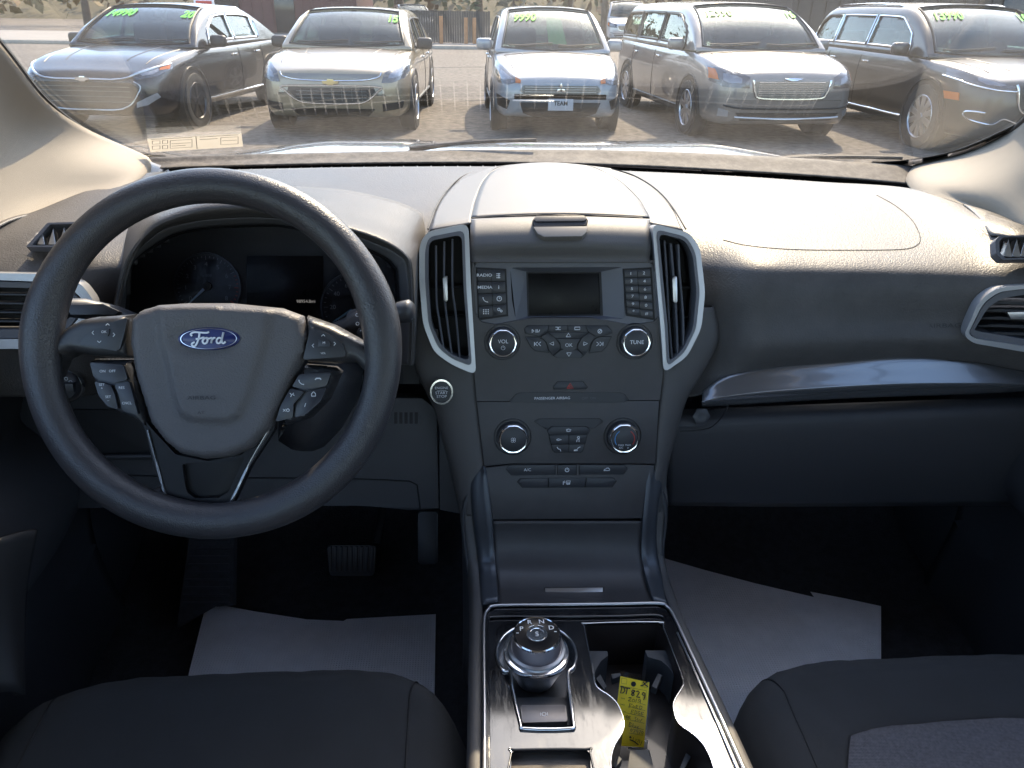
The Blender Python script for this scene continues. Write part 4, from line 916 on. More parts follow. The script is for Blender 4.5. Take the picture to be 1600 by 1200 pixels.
# lower V spoke with its opening
plate('v_spoke', WP, z3((430, 800), (470, 850), (540, 925), (640, 945), (745, 925), (810, 850), (850, 810), (842, 850), (770, 960), (722, 1062), (700, 1100), (668, 1118), (552, 1118), (524, 1098), (502, 1050), (490, 1000)),
      [z3((560, 955), (590, 950), (700, 950), (752, 932), (740, 960), (702, 1040), (672, 1058), (600, 1060), (574, 1040), (566, 1000))], -.02, -.006, VSP, sw, rnd=.002)
tube('v_spoke_edge', [WP.w(*WP.uv(*p, -.004), -.005) for p in crs(z3((452, 850), (492, 1000), (512, 1062), (532, 1098), (556, 1112), (666, 1112), (695, 1094), (716, 1056), (765, 955), (826, 850)), 5)], .0018, GLOSS, sw, 6)
pillow('rim_foot', WP, z3((430, 1052), (450, 1040), (480, 1020), (505, 1060), (528, 1108), (556, 1124), (668, 1124), (700, 1104), (722, 1072), (728, 1095), (640, 1150), (520, 1140)), -.02, .004, WHEELL, sw, .01, .005)
# airbag cover with its raised centre panel and folds
bagp = z3((472, 462), (560, 456), (700, 456), (860, 472), (925, 496), (942, 560), (938, 610), (882, 718), (822, 850), (768, 908), (700, 938), (620, 944), (545, 928), (498, 890), (452, 830), (405, 680), (388, 580), (392, 505), (420, 478))
ln = [WP.uvs(z3(*q_), .01) for q_ in (((470, 470), (478, 560), (500, 640), (520, 740), (545, 815), (600, 835), (700, 838), (745, 820)), ((848, 476), (838, 560), (810, 650), (780, 750), (745, 820)))]
def crease(x, y, dd):
    m = 9
    for L_ in ln:
        for i in range(1, len(L_)):
            ax, ay = L_[i-1]; bx, by = L_[i]; dx, dy = bx-ax, by-ay; t = max(0, min(1, ((x-ax)*dx+(y-ay)*dy)/(dx*dx+dy*dy))); m = min(m, math.hypot(ax+t*dx-x, ay+t*dy-y))
    inside = inpoly(x, y, ln[0]+ln[1][::-1]); s = min(1, m/.010)
    z = (.0045*s*s*(3-2*s)) if inside else 0
    c = WP.uv(327, 530, .01); q_ = ((x-c[0])/.036)**2+((y-c[1])/.017)**2
    return z-.003*math.exp(-q_**2)
pillow('airbag_cover', WP, bagp, -.006, .010, BAGM, sw, .010, .0032, extra=crease)
slab('spoke_infill', WP, z3((400, 640), (470, 960), (512, 1060), (560, 1104), (664, 1104), (706, 1056), (790, 900), (925, 640)), -.036, -.013, VSP, sw, .001)
hub_ = tube('steering_column', [WP.w(0, 0, -.02), WP.w(0, 0, -.10), WP.w(0, .0, -.28)], [.045, .055, .06], BLACK, None, 20)
props(hub_, 'dark steering column shroud behind the wheel', 'steering column')
text('AIRBAG', WP, 315, 622, 6, mat('moulded_letters2', (.02, .02, .022), .5), sw, .0165, stretch=1.5)
text('AT', WP, 314, 645, 4, bpy.data.materials['moulded_letters2'], sw, .0165, stretch=1.6)
# oval badge
BP = Plane(WP.w(*WP.uv(327.5, 529.5, .012), .0125), WP.n)
bx_, by_ = .0292, .0107
NAVY = mat('badge_navy', (.012, .022, .13), .35, coat=.2)
bd = lathe('badge', BP, (0, 0), [(bx_*1.06, -.003), (bx_*1.04, .0015), (bx_*1.0, .002), (bx_*.97, .0012)], NAVY, sw, 60, squash=by_/bx_*1.02)
lathe('badge_field', BP, (0, 0), [(bx_*.98, .0012), (bx_*.95, .0018), (0, .0026)], NAVY, bd, 60, squash=by_/bx_)
lathe('badge_ring', BP, (0, 0), [(bx_*.97, .0014), (bx_*.955, .0026), (bx_*.925, .0026), (bx_*.91, .0014)], CHROME, bd, 60, squash=by_/bx_*1.015)
s = .00062
SCR = [crs([(-27, 6), (-29, 9), (-24, 12), (-14, 11.5), (-4, 11), (0, 12.5)], 5), crs([(-15, 11), (-16, 4), (-19, -5), (-23, -10.5), (-27, -9.5), (-27, -6), (-23, -4)], 5), crs([(-21, 1), (-14, 2), (-9, 3.5), (-8, 2)], 5),
       crs([(-3, 3), (-8, 1.5), (-10.5, -3), (-8, -6.5), (-4, -5), (-2.5, -.5), (-4, 2.5), (0, 1.5), (3, 3)], 5),
       crs([(3, 3), (4.5, 1.5), (3.5, -3), (3, -6), (4, -1.5), (7, 2.5), (10, 2.5)], 5),
       crs([(19, 2), (15, 2.5), (12, -1), (12.5, -5.5), (16, -6), (19.5, -1), (23, 11.5)], 5), crs([(23, 11.5), (20.5, 2), (20, -4), (22, -6.5), (26, -4)], 5)]
strokes('script', BP, [[(p[0]*s+.0008, p[1]*s-.0008) for p in L_] for L_ in SCR], .0017, .0026, mat('badge_silver', (.7, .71, .73), .35, .5), bd, .0012)
# stalks
wst = thing('wiper_stalk', 'right hand wiper stalk with printed symbols behind the wheel rim', 'control stalk', A(570, 505, .86))
tube('arm', [A(520, 520, .86), A(560, 506, .85), A(600, 495, .84), A(628, 487, .835)], [.011, .013, .0125, .0115], KEY, wst, 14)
tube('rotary_ring', [A(556, 508, .851), A(586, 499, .842)], .0185, SPK, wst, 24)
tube('tip', [A(624, 488, .836), A(640, 486, .832), A(645, 486, .831)], [.0125, .0135, .010], KEY, wst, 14)
SPn = Plane(A(572, 503, .83), (0, -1, .4))
strokes('icon', SPn, [[(x*.001+a*.0007, y*.001+q*.0007) for a, q in L_] for x, y, L_ in ((-9, 8, circ(2.5)), (-9, -2, circ(2.5)), (6, 8, circ(2.5)), (6, -1, circ(2)), (-2, 4, [(-2, 0), (2, 0)]), (48, 11, circ(2.4)), (52, 3, circ(1.4)))], .0006, .006, PRINT, wst)
slab('plus_button', SPn, [(557, 520), (560, 513), (568, 512), (570, 518), (568, 522), (560, 523)], .0, .009, KEY, wst, .001)
text('+', SPn, 564, 517, 5, PRINT, wst, .0095)
ist = thing('turn_signal_stalk', 'left hand turn signal stalk behind the wheel rim', 'control stalk', A(120, 485, .86))
tube('arm', [A(230, 510, .88), A(180, 492, .86), A(130, 482, .84), A(96, 480, .83)], [.010, .011, .012, .010], KEY, ist, 14)
slab('stalk_top', Plane(A(140, 483, .825), (0, -1, .6)), [(100, 476), (160, 474), (186, 486), (180, 492), (110, 492)], -.004, .006, SPK, ist, .002)
cs = pillow('column_shroud', Plane(A(500, 660, .88), (0, -1, .3)), [(418, 705), (420, 620), (470, 560), (545, 560), (556, 590), (548, 640), (520, 690), (490, 722), (450, 722)], -.08, 0, DARKP, None, .03, .015)
props(cs, 'curved dark shroud round the steering column, right of the hub', 'column shroud')

# ================================================================ centre console
con = thing('centre_console', 'gloss black centre console with silver edging and cup holders', 'console', atz(900, 1100, .44))
CN = Plane((0, .6, .725), (0, 0, 1)); CZ = .725
# bin door sweeping down to the console
yy = [815, 835, 860, 890, 915, 933, 944]
YD = lambda y: float(np.interp(y, [727, 813, 835, 860, 890, 915, 933, 946, 953], [.918, .893, .890, .882, .864, .839, .815, .795, .785]))
LX = lambda y: float(np.interp(y, [815, 860, 893, 944], [769.5, 772.5, 774.5, 779])); RX = lambda y: float(np.interp(y, [815, 860, 893, 918, 944], [1003, 1001, 1005, 1012, 1019.5]))
bd_ = surf('bin_door', [[A(LX(y)+(RX(y)-LX(y))*t, y, YD(y)) for t in np.linspace(0, 1, 7)] for y in yy], STACK, con, 4, 4, thick=.003, flip=True)
surf('door_gap', [[A(LX(y)-8+(RX(y)+16-LX(y))*t, y, YD(y)+.012) for t in (0, .5, 1)] for y in [805]+yy+[950]], BLACK, con, 2, 3, thick=.002, flip=True)
HP = Plane(A(897, 923, YD(921)-.001), (0, -.75, .66))
slab('bin_pull', HP, [(852, 919), (942, 918), (942, 925), (852, 927)], -.002, .004, SATIN, con, .001)
slab('pull_recess', HP, [(850, 918), (944, 917), (945, 928.5), (851, 929)], -.001, .0008, BLACK, con, .0002)
def strip(inn, out, lift, name):
    rows_ = []
    for (a, b_) in zip(inn, out):
        P0 = A(a[0], a[1], YD(a[1])-.001); P1 = A(b_[0], b_[1], YD(b_[1])+.004); m_ = (P0+P1)/2+Vector((0, -lift*.7, lift*.7)); s = 1 if b_[0] > a[0] else -1
        rows_.append([P0+Vector((0, .012, -.006)), P0, m_, P1, P1+Vector((s*.002, .012, -.010)), P1+Vector((s*.001, .04, -.03))])
    surf(name, rows_, SILVER2, con, 3, 4, thick=.002, flip=(inn[0][0] > 900) is False)
strip([(757, 729), (762, 765), (767, 812), (770.5, 860), (773, 893), (777, 942)], [(753, 728), (738, 752), (741, 800), (748, 858), (751.5, 893), (755, 946)], .001, 'silver_side')
strip([(1014, 727), (1010, 765), (1006, 810), (1003.5, 860), (1008.5, 893), (1023, 941)], [(1018, 728), (1032, 755), (1026, 795), (1023.5, 845), (1031, 895), (1049, 949)], .001, 'silver_side')
# gloss top plate: outline and openings
top_o = [(759, 966), (764, 957), (776, 951), (1028, 948), (1040, 953), (1050, 965), (1160, 1206), (1200, 1290), (759, 1290), (758, 1100)]
cup = [(913, 980), (919, 974), (1028, 972), (1036, 980), (1052, 1020), (1067, 1062), (1066, 1074), (1055, 1092), (1052, 1106), (1060, 1130), (1084, 1148), (1102, 1168), (1115, 1200), (1122, 1245), (1090, 1262), (980, 1262), (960, 1230), (954, 1192), (960, 1165), (972, 1145), (975, 1128), (966, 1102), (952, 1087), (938, 1078), (930, 1068), (925, 1040)]
c0 = CN.uv(838, 1022); rr0 = abs(CN.uv(900, 1022)[0]-c0[0])
key_o = [(813, 1133), (818, 1142), (888, 1142), (894, 1133), (886, 1070), (884, 1052), (797, 1052), (800, 1070)]
arc = [(c0[0]+rr0*math.cos(a), c0[1]+rr0*math.sin(a)) for a in np.linspace(R(-32), R(212), 30)]
khole = CN.uvs([(888, 1052), (889, 1075), (896, 1131), (889, 1140), (820, 1140), (813, 1131), (800, 1075), (797, 1052)]); kh = arc+khole[::-1]
tray = [(799, 1178), (804, 1172), (915, 1171), (922, 1177), (926, 1270), (797, 1270)]
plate('gloss_top', CN, CN.uvs(top_o), [CN.uvs(cup), kh, CN.uvs(tray)], -.004, 0, PIANO, con, uvmode=True, grid=.02)
def rail(pts, r, name, m, n=5, h=.001, closed=False, flat=1): tube(name, [CN.w(p[0], p[1], h) for p in crs(pts, n, closed)], r, m, con, 8, closed)
rail(CN.uvs([(757, 1290), (757, 1200), (757, 1100), (756, 1000), (757, 966), (763, 954), (776, 948), (850, 947), (960, 945.5), (1028, 944.5), (1042, 950), (1052, 963), (1080, 1023), (1120, 1110), (1160, 1200), (1200, 1290)]), .0024, 'silver_edge', SATIN, h=.002)
rail(CN.uvs([(765, 1290), (764, 1200), (763.5, 1100), (762, 1000), (764, 972), (775, 966), (850, 966), (960, 965), (1020, 963), (1036, 966)]), .0016, 'inner_edge', PIANO, h=.0025)
rail(CN.uvs([(1058, 990), (1085, 1050), (1120, 1130), (1150, 1200), (1190, 1290)]), .0016, 'inner_edge', CHROME, h=.0015)
rail(CN.uvs(cup), .0008, 'cup_edge', CHROME, 3, .0002, True)
rail(kh, .0022, 'shifter_edge', CHROME, 3, .0015, True)
rail(CN.uvs(tray), .0012, 'tray_edge', PIANO, 3, .0006, True)
def well(pts, depth, m, name, uvm=False, floor=True):
    q = pts if uvm else CN.uvs(pts); n = len(q); VV = [CN.w(a, b, -.002) for a, b in q]+[CN.w(a, b, -depth) for a, b in q]
    mesh(name, VV, [(i, (i+1) % n, n+(i+1) % n, n+i) for i in range(n)], m, con, 50)
    if floor: plate(name.replace('wall', 'floor'), CN, q, [], -depth-.004, -depth, m, con, uvmode=True)
CUPM = mat('cup_holder_plastic', (.028, .022, .020), .35, coat=.3)
well(cup, .075, CUPM, 'cup_wall'); well(kh, .030, GLOSS, 'shifter_wall', True); 
RUB = mat('ledge_rubber', (.055, .06, .068), .6, grain=(900, .0003, 'noise'))
LDG = Plane((0, .6, .725-.022), (0, 0, 1))
slab('ledge', LDG, [(917, 1017), (949, 1017), (950, 1025), (938, 1033), (931, 1045), (928, 1058), (922, 1040)], -.05, 0, RUB, con, .0006)
slab('ledge', LDG, [(1008, 1016), (1041, 1016), (1048, 1036), (1053, 1056), (1046, 1043), (1034, 1032), (1012, 1027)], -.05, 0, RUB, con, .0006)
GRP = Plane((0, .6, .725-.03), (0, 0, 1))
for q_ in ([(931, 1060), (938, 1053), (948, 1072), (944, 1078)], [(1028, 1052), (1035, 1055), (1026, 1076), (1018, 1072)], [(955, 1053), (970, 1051), (970, 1056), (957, 1061)], [(966, 1180), (972, 1186), (962, 1200), (958, 1196)], [(1072, 1176), (1080, 1182), (1068, 1204), (1062, 1200)]):
    slab('cup_grip', GRP, q_, -.01, 0, RUB, con, .0006)
slab('cup_divider', Plane((0, .6, .725-.045), (0, 0, 1)), [(984, 1172), (1015, 1170), (1022, 1200), (1026, 1240), (978, 1240), (981, 1200)], -.03, 0, RUB, con, .002)
slab('tray_liner', Plane((0, .6, .715), (0, 0, 1)), tray, -.01, 0, mat('sunlit_tan_tray', (.10, .085, .072), .6, grain=(800, .0005, 'noise')), con, .001)  # tan of the sunlight put into the liner's base colour
# park brake button in the keyhole
slab('brake_switch_plate', CN, [(806, 1090), (888, 1089), (892, 1133), (815, 1134)], -.022, -.010, SPK, con, .001, .002)
pb = slab('park_brake_button', CN, [(813, 1102), (884, 1101), (887, 1127), (816, 1129)], -.012, -.003, mat('brushed_button', (.16, .15, .15), .38, .5, vary=.04), con, .0012, .002)
c = CN.uv(850, 1115, -.002); strokes('icon', CN, [[(c[0]+.0024*math.cos(a), c[1]+.0024*math.sin(a)) for a in np.linspace(0, 6.28, 14)], [(c[0]-.004, c[1]-.002), (c[0]-.004, c[1]+.002)], [(c[0]+.004, c[1]-.002), (c[0]+.004, c[1]+.002)]], .0005, -.0028, PRINT, pb)
# rotary gear dial
gd = thing('gear_dial', 'round silver rotary gear selector on the gloss console', 'gear selector', CN.w(*c0))
cc = CN.uv(838, 1018, .018)
k_ = rr0/.0475
lathe('dial_base', CN, (cc[0], cc[1]), [(.018*k_, -.032), (.0225*k_, -.026), (.0365*k_, .010), (.038*k_, .015)], SATIN, gd, 64)
lathe('base_ring', CN, cc, [(.038*k_, .014), (.0385*k_, .017), (.0375*k_, .0200), (.0345*k_, .0205), (.0335*k_, .019)], CHROME, gd, 64)
lathe('inner_step', CN, cc, [(.0345*k_, .019), (.0335*k_, .0245), (.0305*k_, .026), (.029*k_, .024)], SATIN, gd, 64)
kn = lathe('knob', CN, cc, [(.0285*k_, .022), (.0282*k_, .043), (.0275*k_, .0445)], mat('knurled_metal', (.45, .42, .45), .35, 1, grain=(1500, .0006, 'noise')), gd, 90, wave=lambda a: 1+.006*math.cos(45*a))
lathe('knob_ring', CN, cc, [(.0278*k_, .043), (.0278*k_, .0462), (.0268*k_, .0474), (.0258*k_, .0464)], CHROME, kn, 64)
cap = lathe('knob_cap', CN, cc, [(.0262*k_, .0455), (.0257*k_, .0468), (.012*k_, .0464), (.0095*k_, .0458), (0, .0458)], mat('dial_cap_black', (.008, .008, .010), .22, spec=.4), kn, 64)
lathe('centre_ring', CN, cc, [(.0105*k_, .0462), (.0102*k_, .0472), (.0090*k_, .0472), (.0087*k_, .0460)], CHROME, cap, 40)
for s_t, an, rad in (('P', 157, .0190), ('R', 112, .0190), ('N', 68, .0190), ('D', 23, .0190), ('S', 90, 0)):
    text(s_t, CN, 0, 0, 0, PRINT, cap, .0472, uvp=(cc[0]+rad*k_*math.cos(R(an)), cc[1]+rad*k_*math.sin(R(an))+(.001 if rad else -.0005)), size=.0092*k_, bold=.015)
strokes('mode_mark', CN, [[(cc[0]+.0130*k_*math.cos(R(a)), cc[1]+.0130*k_*math.sin(R(a))) for a in np.linspace(s0, s1, 6)] for s0, s1 in ((100, 130), (50, 80))]+[[(cc[0]+x-.0015, cc[1]+.002) , (cc[0]+x+.0015, cc[1]+.002)] for x in (-.0235, .0225)], .0011, .0472, PRINT, cap)
# sides of the console and padded edges
Ee = [(1018, 727, .918), (1030, 770, .905), (1024, 845, .885), (1031, 895, .858), (1051, 955, 0), (1080, 1020, 0), (1120, 1107, 0), (1160, 1197, 0), (1230, 1350, 0)]
El = [(753, 727, .918), (738, 770, .905), (745, 845, .885), (751, 895, .858), (754, 955, 0), (754, 1020, 0), (754, 1107, 0), (754, 1197, 0), (754, 1350, 0)]
for E, s in ((Ee, 1), (El, -1)):
    pp = [A(x, y, Y) if Y else atz(x, y, CZ-.001) for x, y, Y in E]
    rows_ = [[p+Vector((s*dx, .010 if i < 4 else 0, -.004+dz)) for i, p in enumerate(pp)] for dx, dz in ((.000, -.002), (.006, .000), (.013, -.002), (.017, -.012), (.018, -.03))]
    surf('padded_edge', rows_, SOFT2, con, 4, 3, thick=.003, flip=(s < 0))
    surf('console_side', [[p+Vector((s*.016, 0, -.03)) for p in pp], [Vector((p.x+s*.016, p.y, .60)) for p in pp], [Vector((p.x+s*.02, p.y, .43)) for p in pp]], DARKP, con, 4, 3, thick=.004, flip=(s < 0))

# yellow key tag standing in the cup holder
TP = Plane(atz(992, 1062, .722), (.05, -.80, .60), (1, .06, -.20))
tag_ = thing('key_tag', 'yellow handwritten paper key tag standing in the cup holder', 'key tag', TP.hit(985, 1160))
YEL = mat('yellow_card', (.92, .70, .02), .55, vary=.05, vscale=60); PEN = mat('black_marker', (.01, .01, .012), .6)
slab('card', TP, [(969.7, 1056.7), (1014.7, 1066.5), (1006, 1168), (956, 1164)], 0, .0006, YEL, tag_, 0)
CLR = glass('clear_sleeve', (.96, .96, .96), ior=1.15)
slab('sleeve', TP, [(970, 1047.5), (1016, 1058.5), (1012, 1172), (955, 1168)], -.0006, .0012, CLR, tag_, 0)
def tp(x, y): return TP.uv(900+x/6.668, 1020+y/6.668, .0016)
def pen(L_, w, name='handwriting'): strokes(name, TP, [[tp(*p) for p in l] for l in L_], w, .0014, PEN, tag_)
pen([[(477, 262), (473, 318), (527, 326), (531, 272), (477, 262)], [(690, 310), (688, 352), (742, 362), (746, 318), (690, 310)], [(465, 345), (733, 395), (728, 490)], [(640, 515), (725, 545)], [(545, 560), (722, 603)], [(520, 625), (718, 670)], [(515, 690), (712, 735)], [(548, 765), (705, 800)], [(550, 835), (700, 860)]], .00028, 'printed_line')
pen([crs([(600+20*math.cos(a)*k, 326+20*math.sin(a)*k) for a in np.linspace(0, 6.28, 8)], 2) for k in (1, .6, .25)], .0016, 'punch_hole')
pen([[(672, 345), (700, 338), (730, 310), (752, 300)], [(700, 300), (722, 335), (752, 355)],
     [(462, 352), (500, 358)], [(478, 358), (465, 420), (492, 418), (510, 395), (498, 362)], [(505, 365), (566, 372)], [(535, 370), (522, 432)],
     [(612, 395), (588, 388), (580, 405), (602, 422), (606, 440), (588, 448), (576, 435), (600, 412), (616, 398)],
     [(628, 405), (648, 398), (660, 412), (645, 440), (628, 458), (668, 466)],
     [(722, 425), (700, 412), (688, 432), (705, 446), (722, 428), (716, 460), (705, 492)]], .00125)
pen([[(545, 470), (565, 462), (575, 475), (555, 495), (540, 500), (578, 505)], [(552, 470), (580, 468)], [(600, 482), (585, 492), (590, 512), (608, 510), (614, 492), (600, 482)], [(632, 478), (622, 520)], [(672, 488), (655, 485), (648, 502), (665, 508), (676, 490), (668, 525)],
     [(560, 530), (552, 575)], [(562, 532), (590, 538)], [(556, 552), (578, 556)], [(600, 550), (590, 562), (600, 575), (612, 565), (600, 550)], [(628, 545), (622, 582)], [(628, 545), (646, 555), (626, 566), (648, 586)], [(666, 552), (658, 590), (686, 582), (690, 562), (668, 552)],
     [(605, 600), (580, 595), (572, 635), (600, 642)], [(577, 615), (598, 618)], [(618, 602), (610, 642), (632, 634), (636, 612), (618, 602)], [(668, 612), (650, 614), (645, 640), (664, 650), (668, 632), (656, 632)], [(708, 622), (684, 618), (676, 655), (704, 662)], [(682, 637), (702, 642)],
     [(530, 650), (522, 680), (540, 682), (545, 660), (530, 650)], [(556, 658), (550, 692)], [(556, 658), (572, 668), (553, 675), (572, 695)],
     [(632, 672), (615, 670), (618, 688), (630, 700), (610, 712)], [(642, 680), (645, 715), (660, 695), (668, 718), (690, 688)],
     [(560, 722), (550, 768)], [(560, 722), (580, 735), (558, 745), (580, 758), (552, 768)], [(596, 735), (590, 772)], [(604, 755), (606, 776), (620, 774), (624, 758), (622, 780)], [(652, 775), (634, 770), (640, 788), (658, 790)], [(634, 780), (650, 768)],
     [(578, 792), (566, 805), (575, 822), (588, 805), (578, 792)], [(596, 795), (620, 800), (600, 835)], [(648, 805), (632, 802), (630, 818), (648, 818), (640, 842)], [(655, 805), (676, 810), (658, 845)], [(690, 815), (680, 832), (690, 848), (702, 832), (690, 815)],
     [(600, 880), (590, 925)], [(618, 898), (632, 905), (615, 925)], [(640, 900), (660, 905), (640, 930)], [(668, 905), (660, 940)], [(690, 915), (672, 962)]], .00048)
pen([[(565, 870), (560, 885), (575, 888), (565, 870)], [(560, 905), (600, 920), (650, 958)]], .0013)
for s_t, x, y in (('YEAR', 487, 476), ('MAKE', 483, 540), ('MODEL', 492, 612), ('COLOR', 520, 668)): text(s_t, TP, 900+x/6.668, 1020+y/6.668, 2.2, PEN, tag_, .0014, rot=R(-6))
SLM = mat('white_tab', (.7, .72, .75), .4)
slab('key_fob_edge', TP, [(1003, 1160), (1012, 1158), (1012, 1171), (1002, 1172)], -.006, -.002, SLM, tag_, .0005)
slab('card_foot', TP, [(982, 1168), (1002, 1169.5), (1002, 1173), (982, 1170.5)], -.003, -.001, SLM, tag_, 0)

# ================================================================ seats, mats, pedals
def seat(cx, yf, hw, lab, zt=.735, ins=(.60, .56)):
    t = thing('car_seat', lab, 'car seat', (cx, .35, .44), 'front seats')
    def pt(u, v):                       # v 0..1 from under the nose over the top to the rear
        au = abs(u); x = cx+hw*(math.copysign(au**.9, u)); ed = max(0, (au-.72)/.28)
        yfr = yf-.115*au**4.5; edz = .080*ed**2.4
        if v < .22: t_ = v/.22; y = yfr-.045*(1-t_)**1.5; z = .49+(zt-.055-.49)*t_
        elif v < .40:
            t_ = (v-.22)/.18; a = t_*math.pi/2; y = yfr-.055*(1-math.cos(a)); z = zt-.055+.055*math.sin(a)
        else: t_ = (v-.40)/.60; y = yfr-.055-.55*t_; z = zt-.018*math.sin(math.pi*min(1, t_*1.2))*(1-(au/.75)**2 if au < .75 else 0)-.03*t_
        wr_ = .0007*math.sin(x*61+math.sin(y*43)*2)*math.sin(y*37+x*19)+.0006*math.sin(x*140+y*90)*(.4+au)
        return Vector((x, y+wr_*.6, z-edz*(1 if v > .2 else v/.2)+wr_))
    NUu, NVv = 41, 45
    V = [pt(-1+2*i/(NUu-1), j/(NVv-1)) for j in range(NVv) for i in range(NUu)]
    F = [(j*NUu+i, j*NUu+i+1, (j+1)*NUu+i+1, (j+1)*NUu+i) for j in range(NVv-1) for i in range(NUu-1)]
    b0 = len(V); V += [Vector((v.x, v.y, .50)) for v in V[:NUu]]
    V2 = list(V)
    for j in range(NVv): V2 += [Vector((V[j*NUu].x, V[j*NUu].y, .5)), Vector((V[j*NUu+NUu-1].x, V[j*NUu+NUu-1].y, .5))]
    k = b0+NUu
    for j in range(NVv-1): F += [(j*NUu, (j+1)*NUu, k+2*(j+1), k+2*j), (j*NUu+NUu-1, k+2*j+1, k+2*(j+1)+1, (j+1)*NUu+NUu-1)]
    me = bpy.data.meshes.new('cushion'); me.from_pydata(V2, [], F); finish(me, 60, True); link('cushion', me, SEATM, t)
    f = lambda u, v, up=.0: pt(u, v)+Vector((0, -.2*up, up))
    for s in (-1, 1): tube('seam', [f(s*(.70+.06*k), .40-.25*k if k < .6 else .25-.2*(k-.6), .0006) for k in np.linspace(0, 1, 14)]+[], .0011, BLACK, t, 5)
    for s in (-1, 1): tube('seam', [f(s*.70, v, .0006) for v in np.linspace(.4, 1, 18)], .0011, BLACK, t, 5)
    # woven insert
    u0, v0 = ins; nr_ = 14; rows_ = []
    for j in range(nr_+1):
        v = v0+(1-v0)*j/nr_; wd = u0*min(1, (.80+.45*math.sqrt(j/nr_))) if j < 4 else u0*1.0
        rows_.append([f(-wd+2*wd*i/10, v-.012*(abs(i-5)/5)**2*-1, .0022) for i in range(11)])
    surf('woven_insert', rows_, SEATI, t, 2, 2, thick=.002)
    tube('insert_piping', [r[0] for r in rows_[::-1]]+rows_[0][1:-1]+[r[-1] for r in rows_], .0016, BLACK, t, 6)
    return t
pd = atz(430, 1034, .678); seat(-.425, pd.y+.008, .297, 'black cloth driver seat cushion behind the steering wheel', .685, (.66, .60))
pp_ = atz(1400, 1013, .678); seat(.474, pp_.y+.008, .300, 'black cloth passenger seat cushion with a grey woven insert', .685, (.62, .475))
FP = Plane((0, 1, .462), (0, 0, 1))
def papermat(pts, lab, seed):
    t = thing('paper_floor_mat', lab, 'floor mat', FP.hit(*pts[0]), 'paper mats in the footwells'); random.seed(seed)
    plate('sheet', FP, pts, [], 0, .001, PAPER, t, grid=.03, bend=lambda a, b: .004+.003*math.sin(a*23+seed)*math.sin(b*17+seed)+.006*max(0, b-.1)+.002*math.exp(-((a*.6+b-.12*seed)/.04)**2))
papermat([(323, 943), (400, 958), (480, 970), (537, 973), (542, 970), (600, 967), (681, 962), (679, 1100), (660, 1170), (270, 1170), (298, 1048)], 'white paper floor mat in the driver footwell', 2)
papermat([(1025, 868), (1040, 874), (1100, 893), (1180, 915), (1272, 936), (1266, 927), (1320, 938), (1376, 949), (1376, 1180), (1090, 1180)], 'white paper floor mat in the passenger footwell', 5)
bp = thing('brake_pedal', 'brake pedal with ribbed rubber pad in the driver footwell', 'pedal', A(549, 875, 1.18))
BPp = Plane(A(549, 875, 1.12), (0, -1, .55)); PEDM = mat('pedal_rubber', (.05, .052, .055), .5)
slab('pad', BPp, [(511, 852), (588, 852), (584, 900), (515, 900)], -.01, 0, PEDM, bp, .003, .006)
for i in range(9): slab('pad_rib', BPp, [(514+8.2*i, 854), (518+8.2*i, 854), (518+8*i, 893), (514+8*i, 893)], 0, .004, PEDM, bp, .0008)
tube('arm', [A(588, 850, 1.14), A(594, 820, 1.17), A(600, 780, 1.22), A(604, 740, 1.30)], .009, BLACK, bp, 8)
ap = thing('accelerator_pedal', 'long dark accelerator pedal right of the brake pedal', 'pedal', A(668, 860, 1.2))
slab('pad', Plane(A(668, 845, 1.15), (0, -1, .5)), [(653, 800), (684, 800), (684, 878), (679, 882), (657, 882), (653, 878)], -.01, 0, KEY, ap, .003, .004)
fr = thing('footrest', 'ribbed dark footrest left of the brake pedal', 'footrest', atz(320, 900, .47))
FRp = Plane(A(320, 900, 1.10), (0, -1, .9))
slab('pad', FRp, [(296, 835), (366, 838), (364, 945), (338, 948), (336, 945), (276, 980), (276, 978)], -.02, 0, CARPET, fr, .003)
for i in range(9): tube('ridge', [FRp.hit(300-i*2, 846+i*12, .001), FRp.hit(358, 846+i*12, .001)], .002, KEY, fr, 6)
rs = thing('seat_bolster', 'smooth dark lower edge of the driver door trim left of the footwell', 'door trim', A(30, 900, .75))
surf('bolster', [[A(-60, 860, .70), A(20, 835, .74), A(60, 828, .76)], [A(-60, 950, .66), A(10, 930, .70), A(42, 935, .72)], [A(-60, 1090, .62), A(20, 1080, .64), A(40, 1085, .65)]], BLACK, rs, 5, 5, thick=.01, flip=True)

# ================================================================ outside: our own hood, wipers
NAVYP = mat('dark_blue_car_paint', (.012, .03, .075), .25, .4, coat=1)
hd = thing('car_hood', 'dark blue hood of our own car just beyond the windshield', 'car hood', (0, 2.1, 1.0))
rr = []
for y, z, w in ((1.62, 1.172, .70), (1.75, 1.172, .74), (2.0, 1.142, .78), (2.3, 1.096, .79), (2.55, 1.04, .77), (2.68, .97, .72), (2.72, .88, .70)):
    rr.append([(x*w, y-.10*x*x, z-.030*abs(x)**3+.012*math.exp(-((abs(x)-.55)/.12)**2)) for x in (-1, -.8, -.6, -.45, -.2, 0, .2, .45, .6, .8, 1)])
surf('hood_skin', rr, NAVYP, hd, 4, 4, thick=.01)
for s_ in (-1, 1): box('fender_sun_blocker', (s_*.89, 1.62, .62), (.12, 1.1, .74), NAVYP, hd, .05, 3)  # fender boxes out of view, added to block sun leaking in beside the dash
for s_ in (-1, 1): box('inner_sun_blocker', (s_*.835, 1.19, 1.03), (.05, .46, .28), NAVYP, hd, .01)  # unseen blockers added to close the sun leak below the pillars
cg = thing('wiper_cowl', 'black wiper cowl between hood and windshield', 'cowl', (0, 1.6, 1.1))
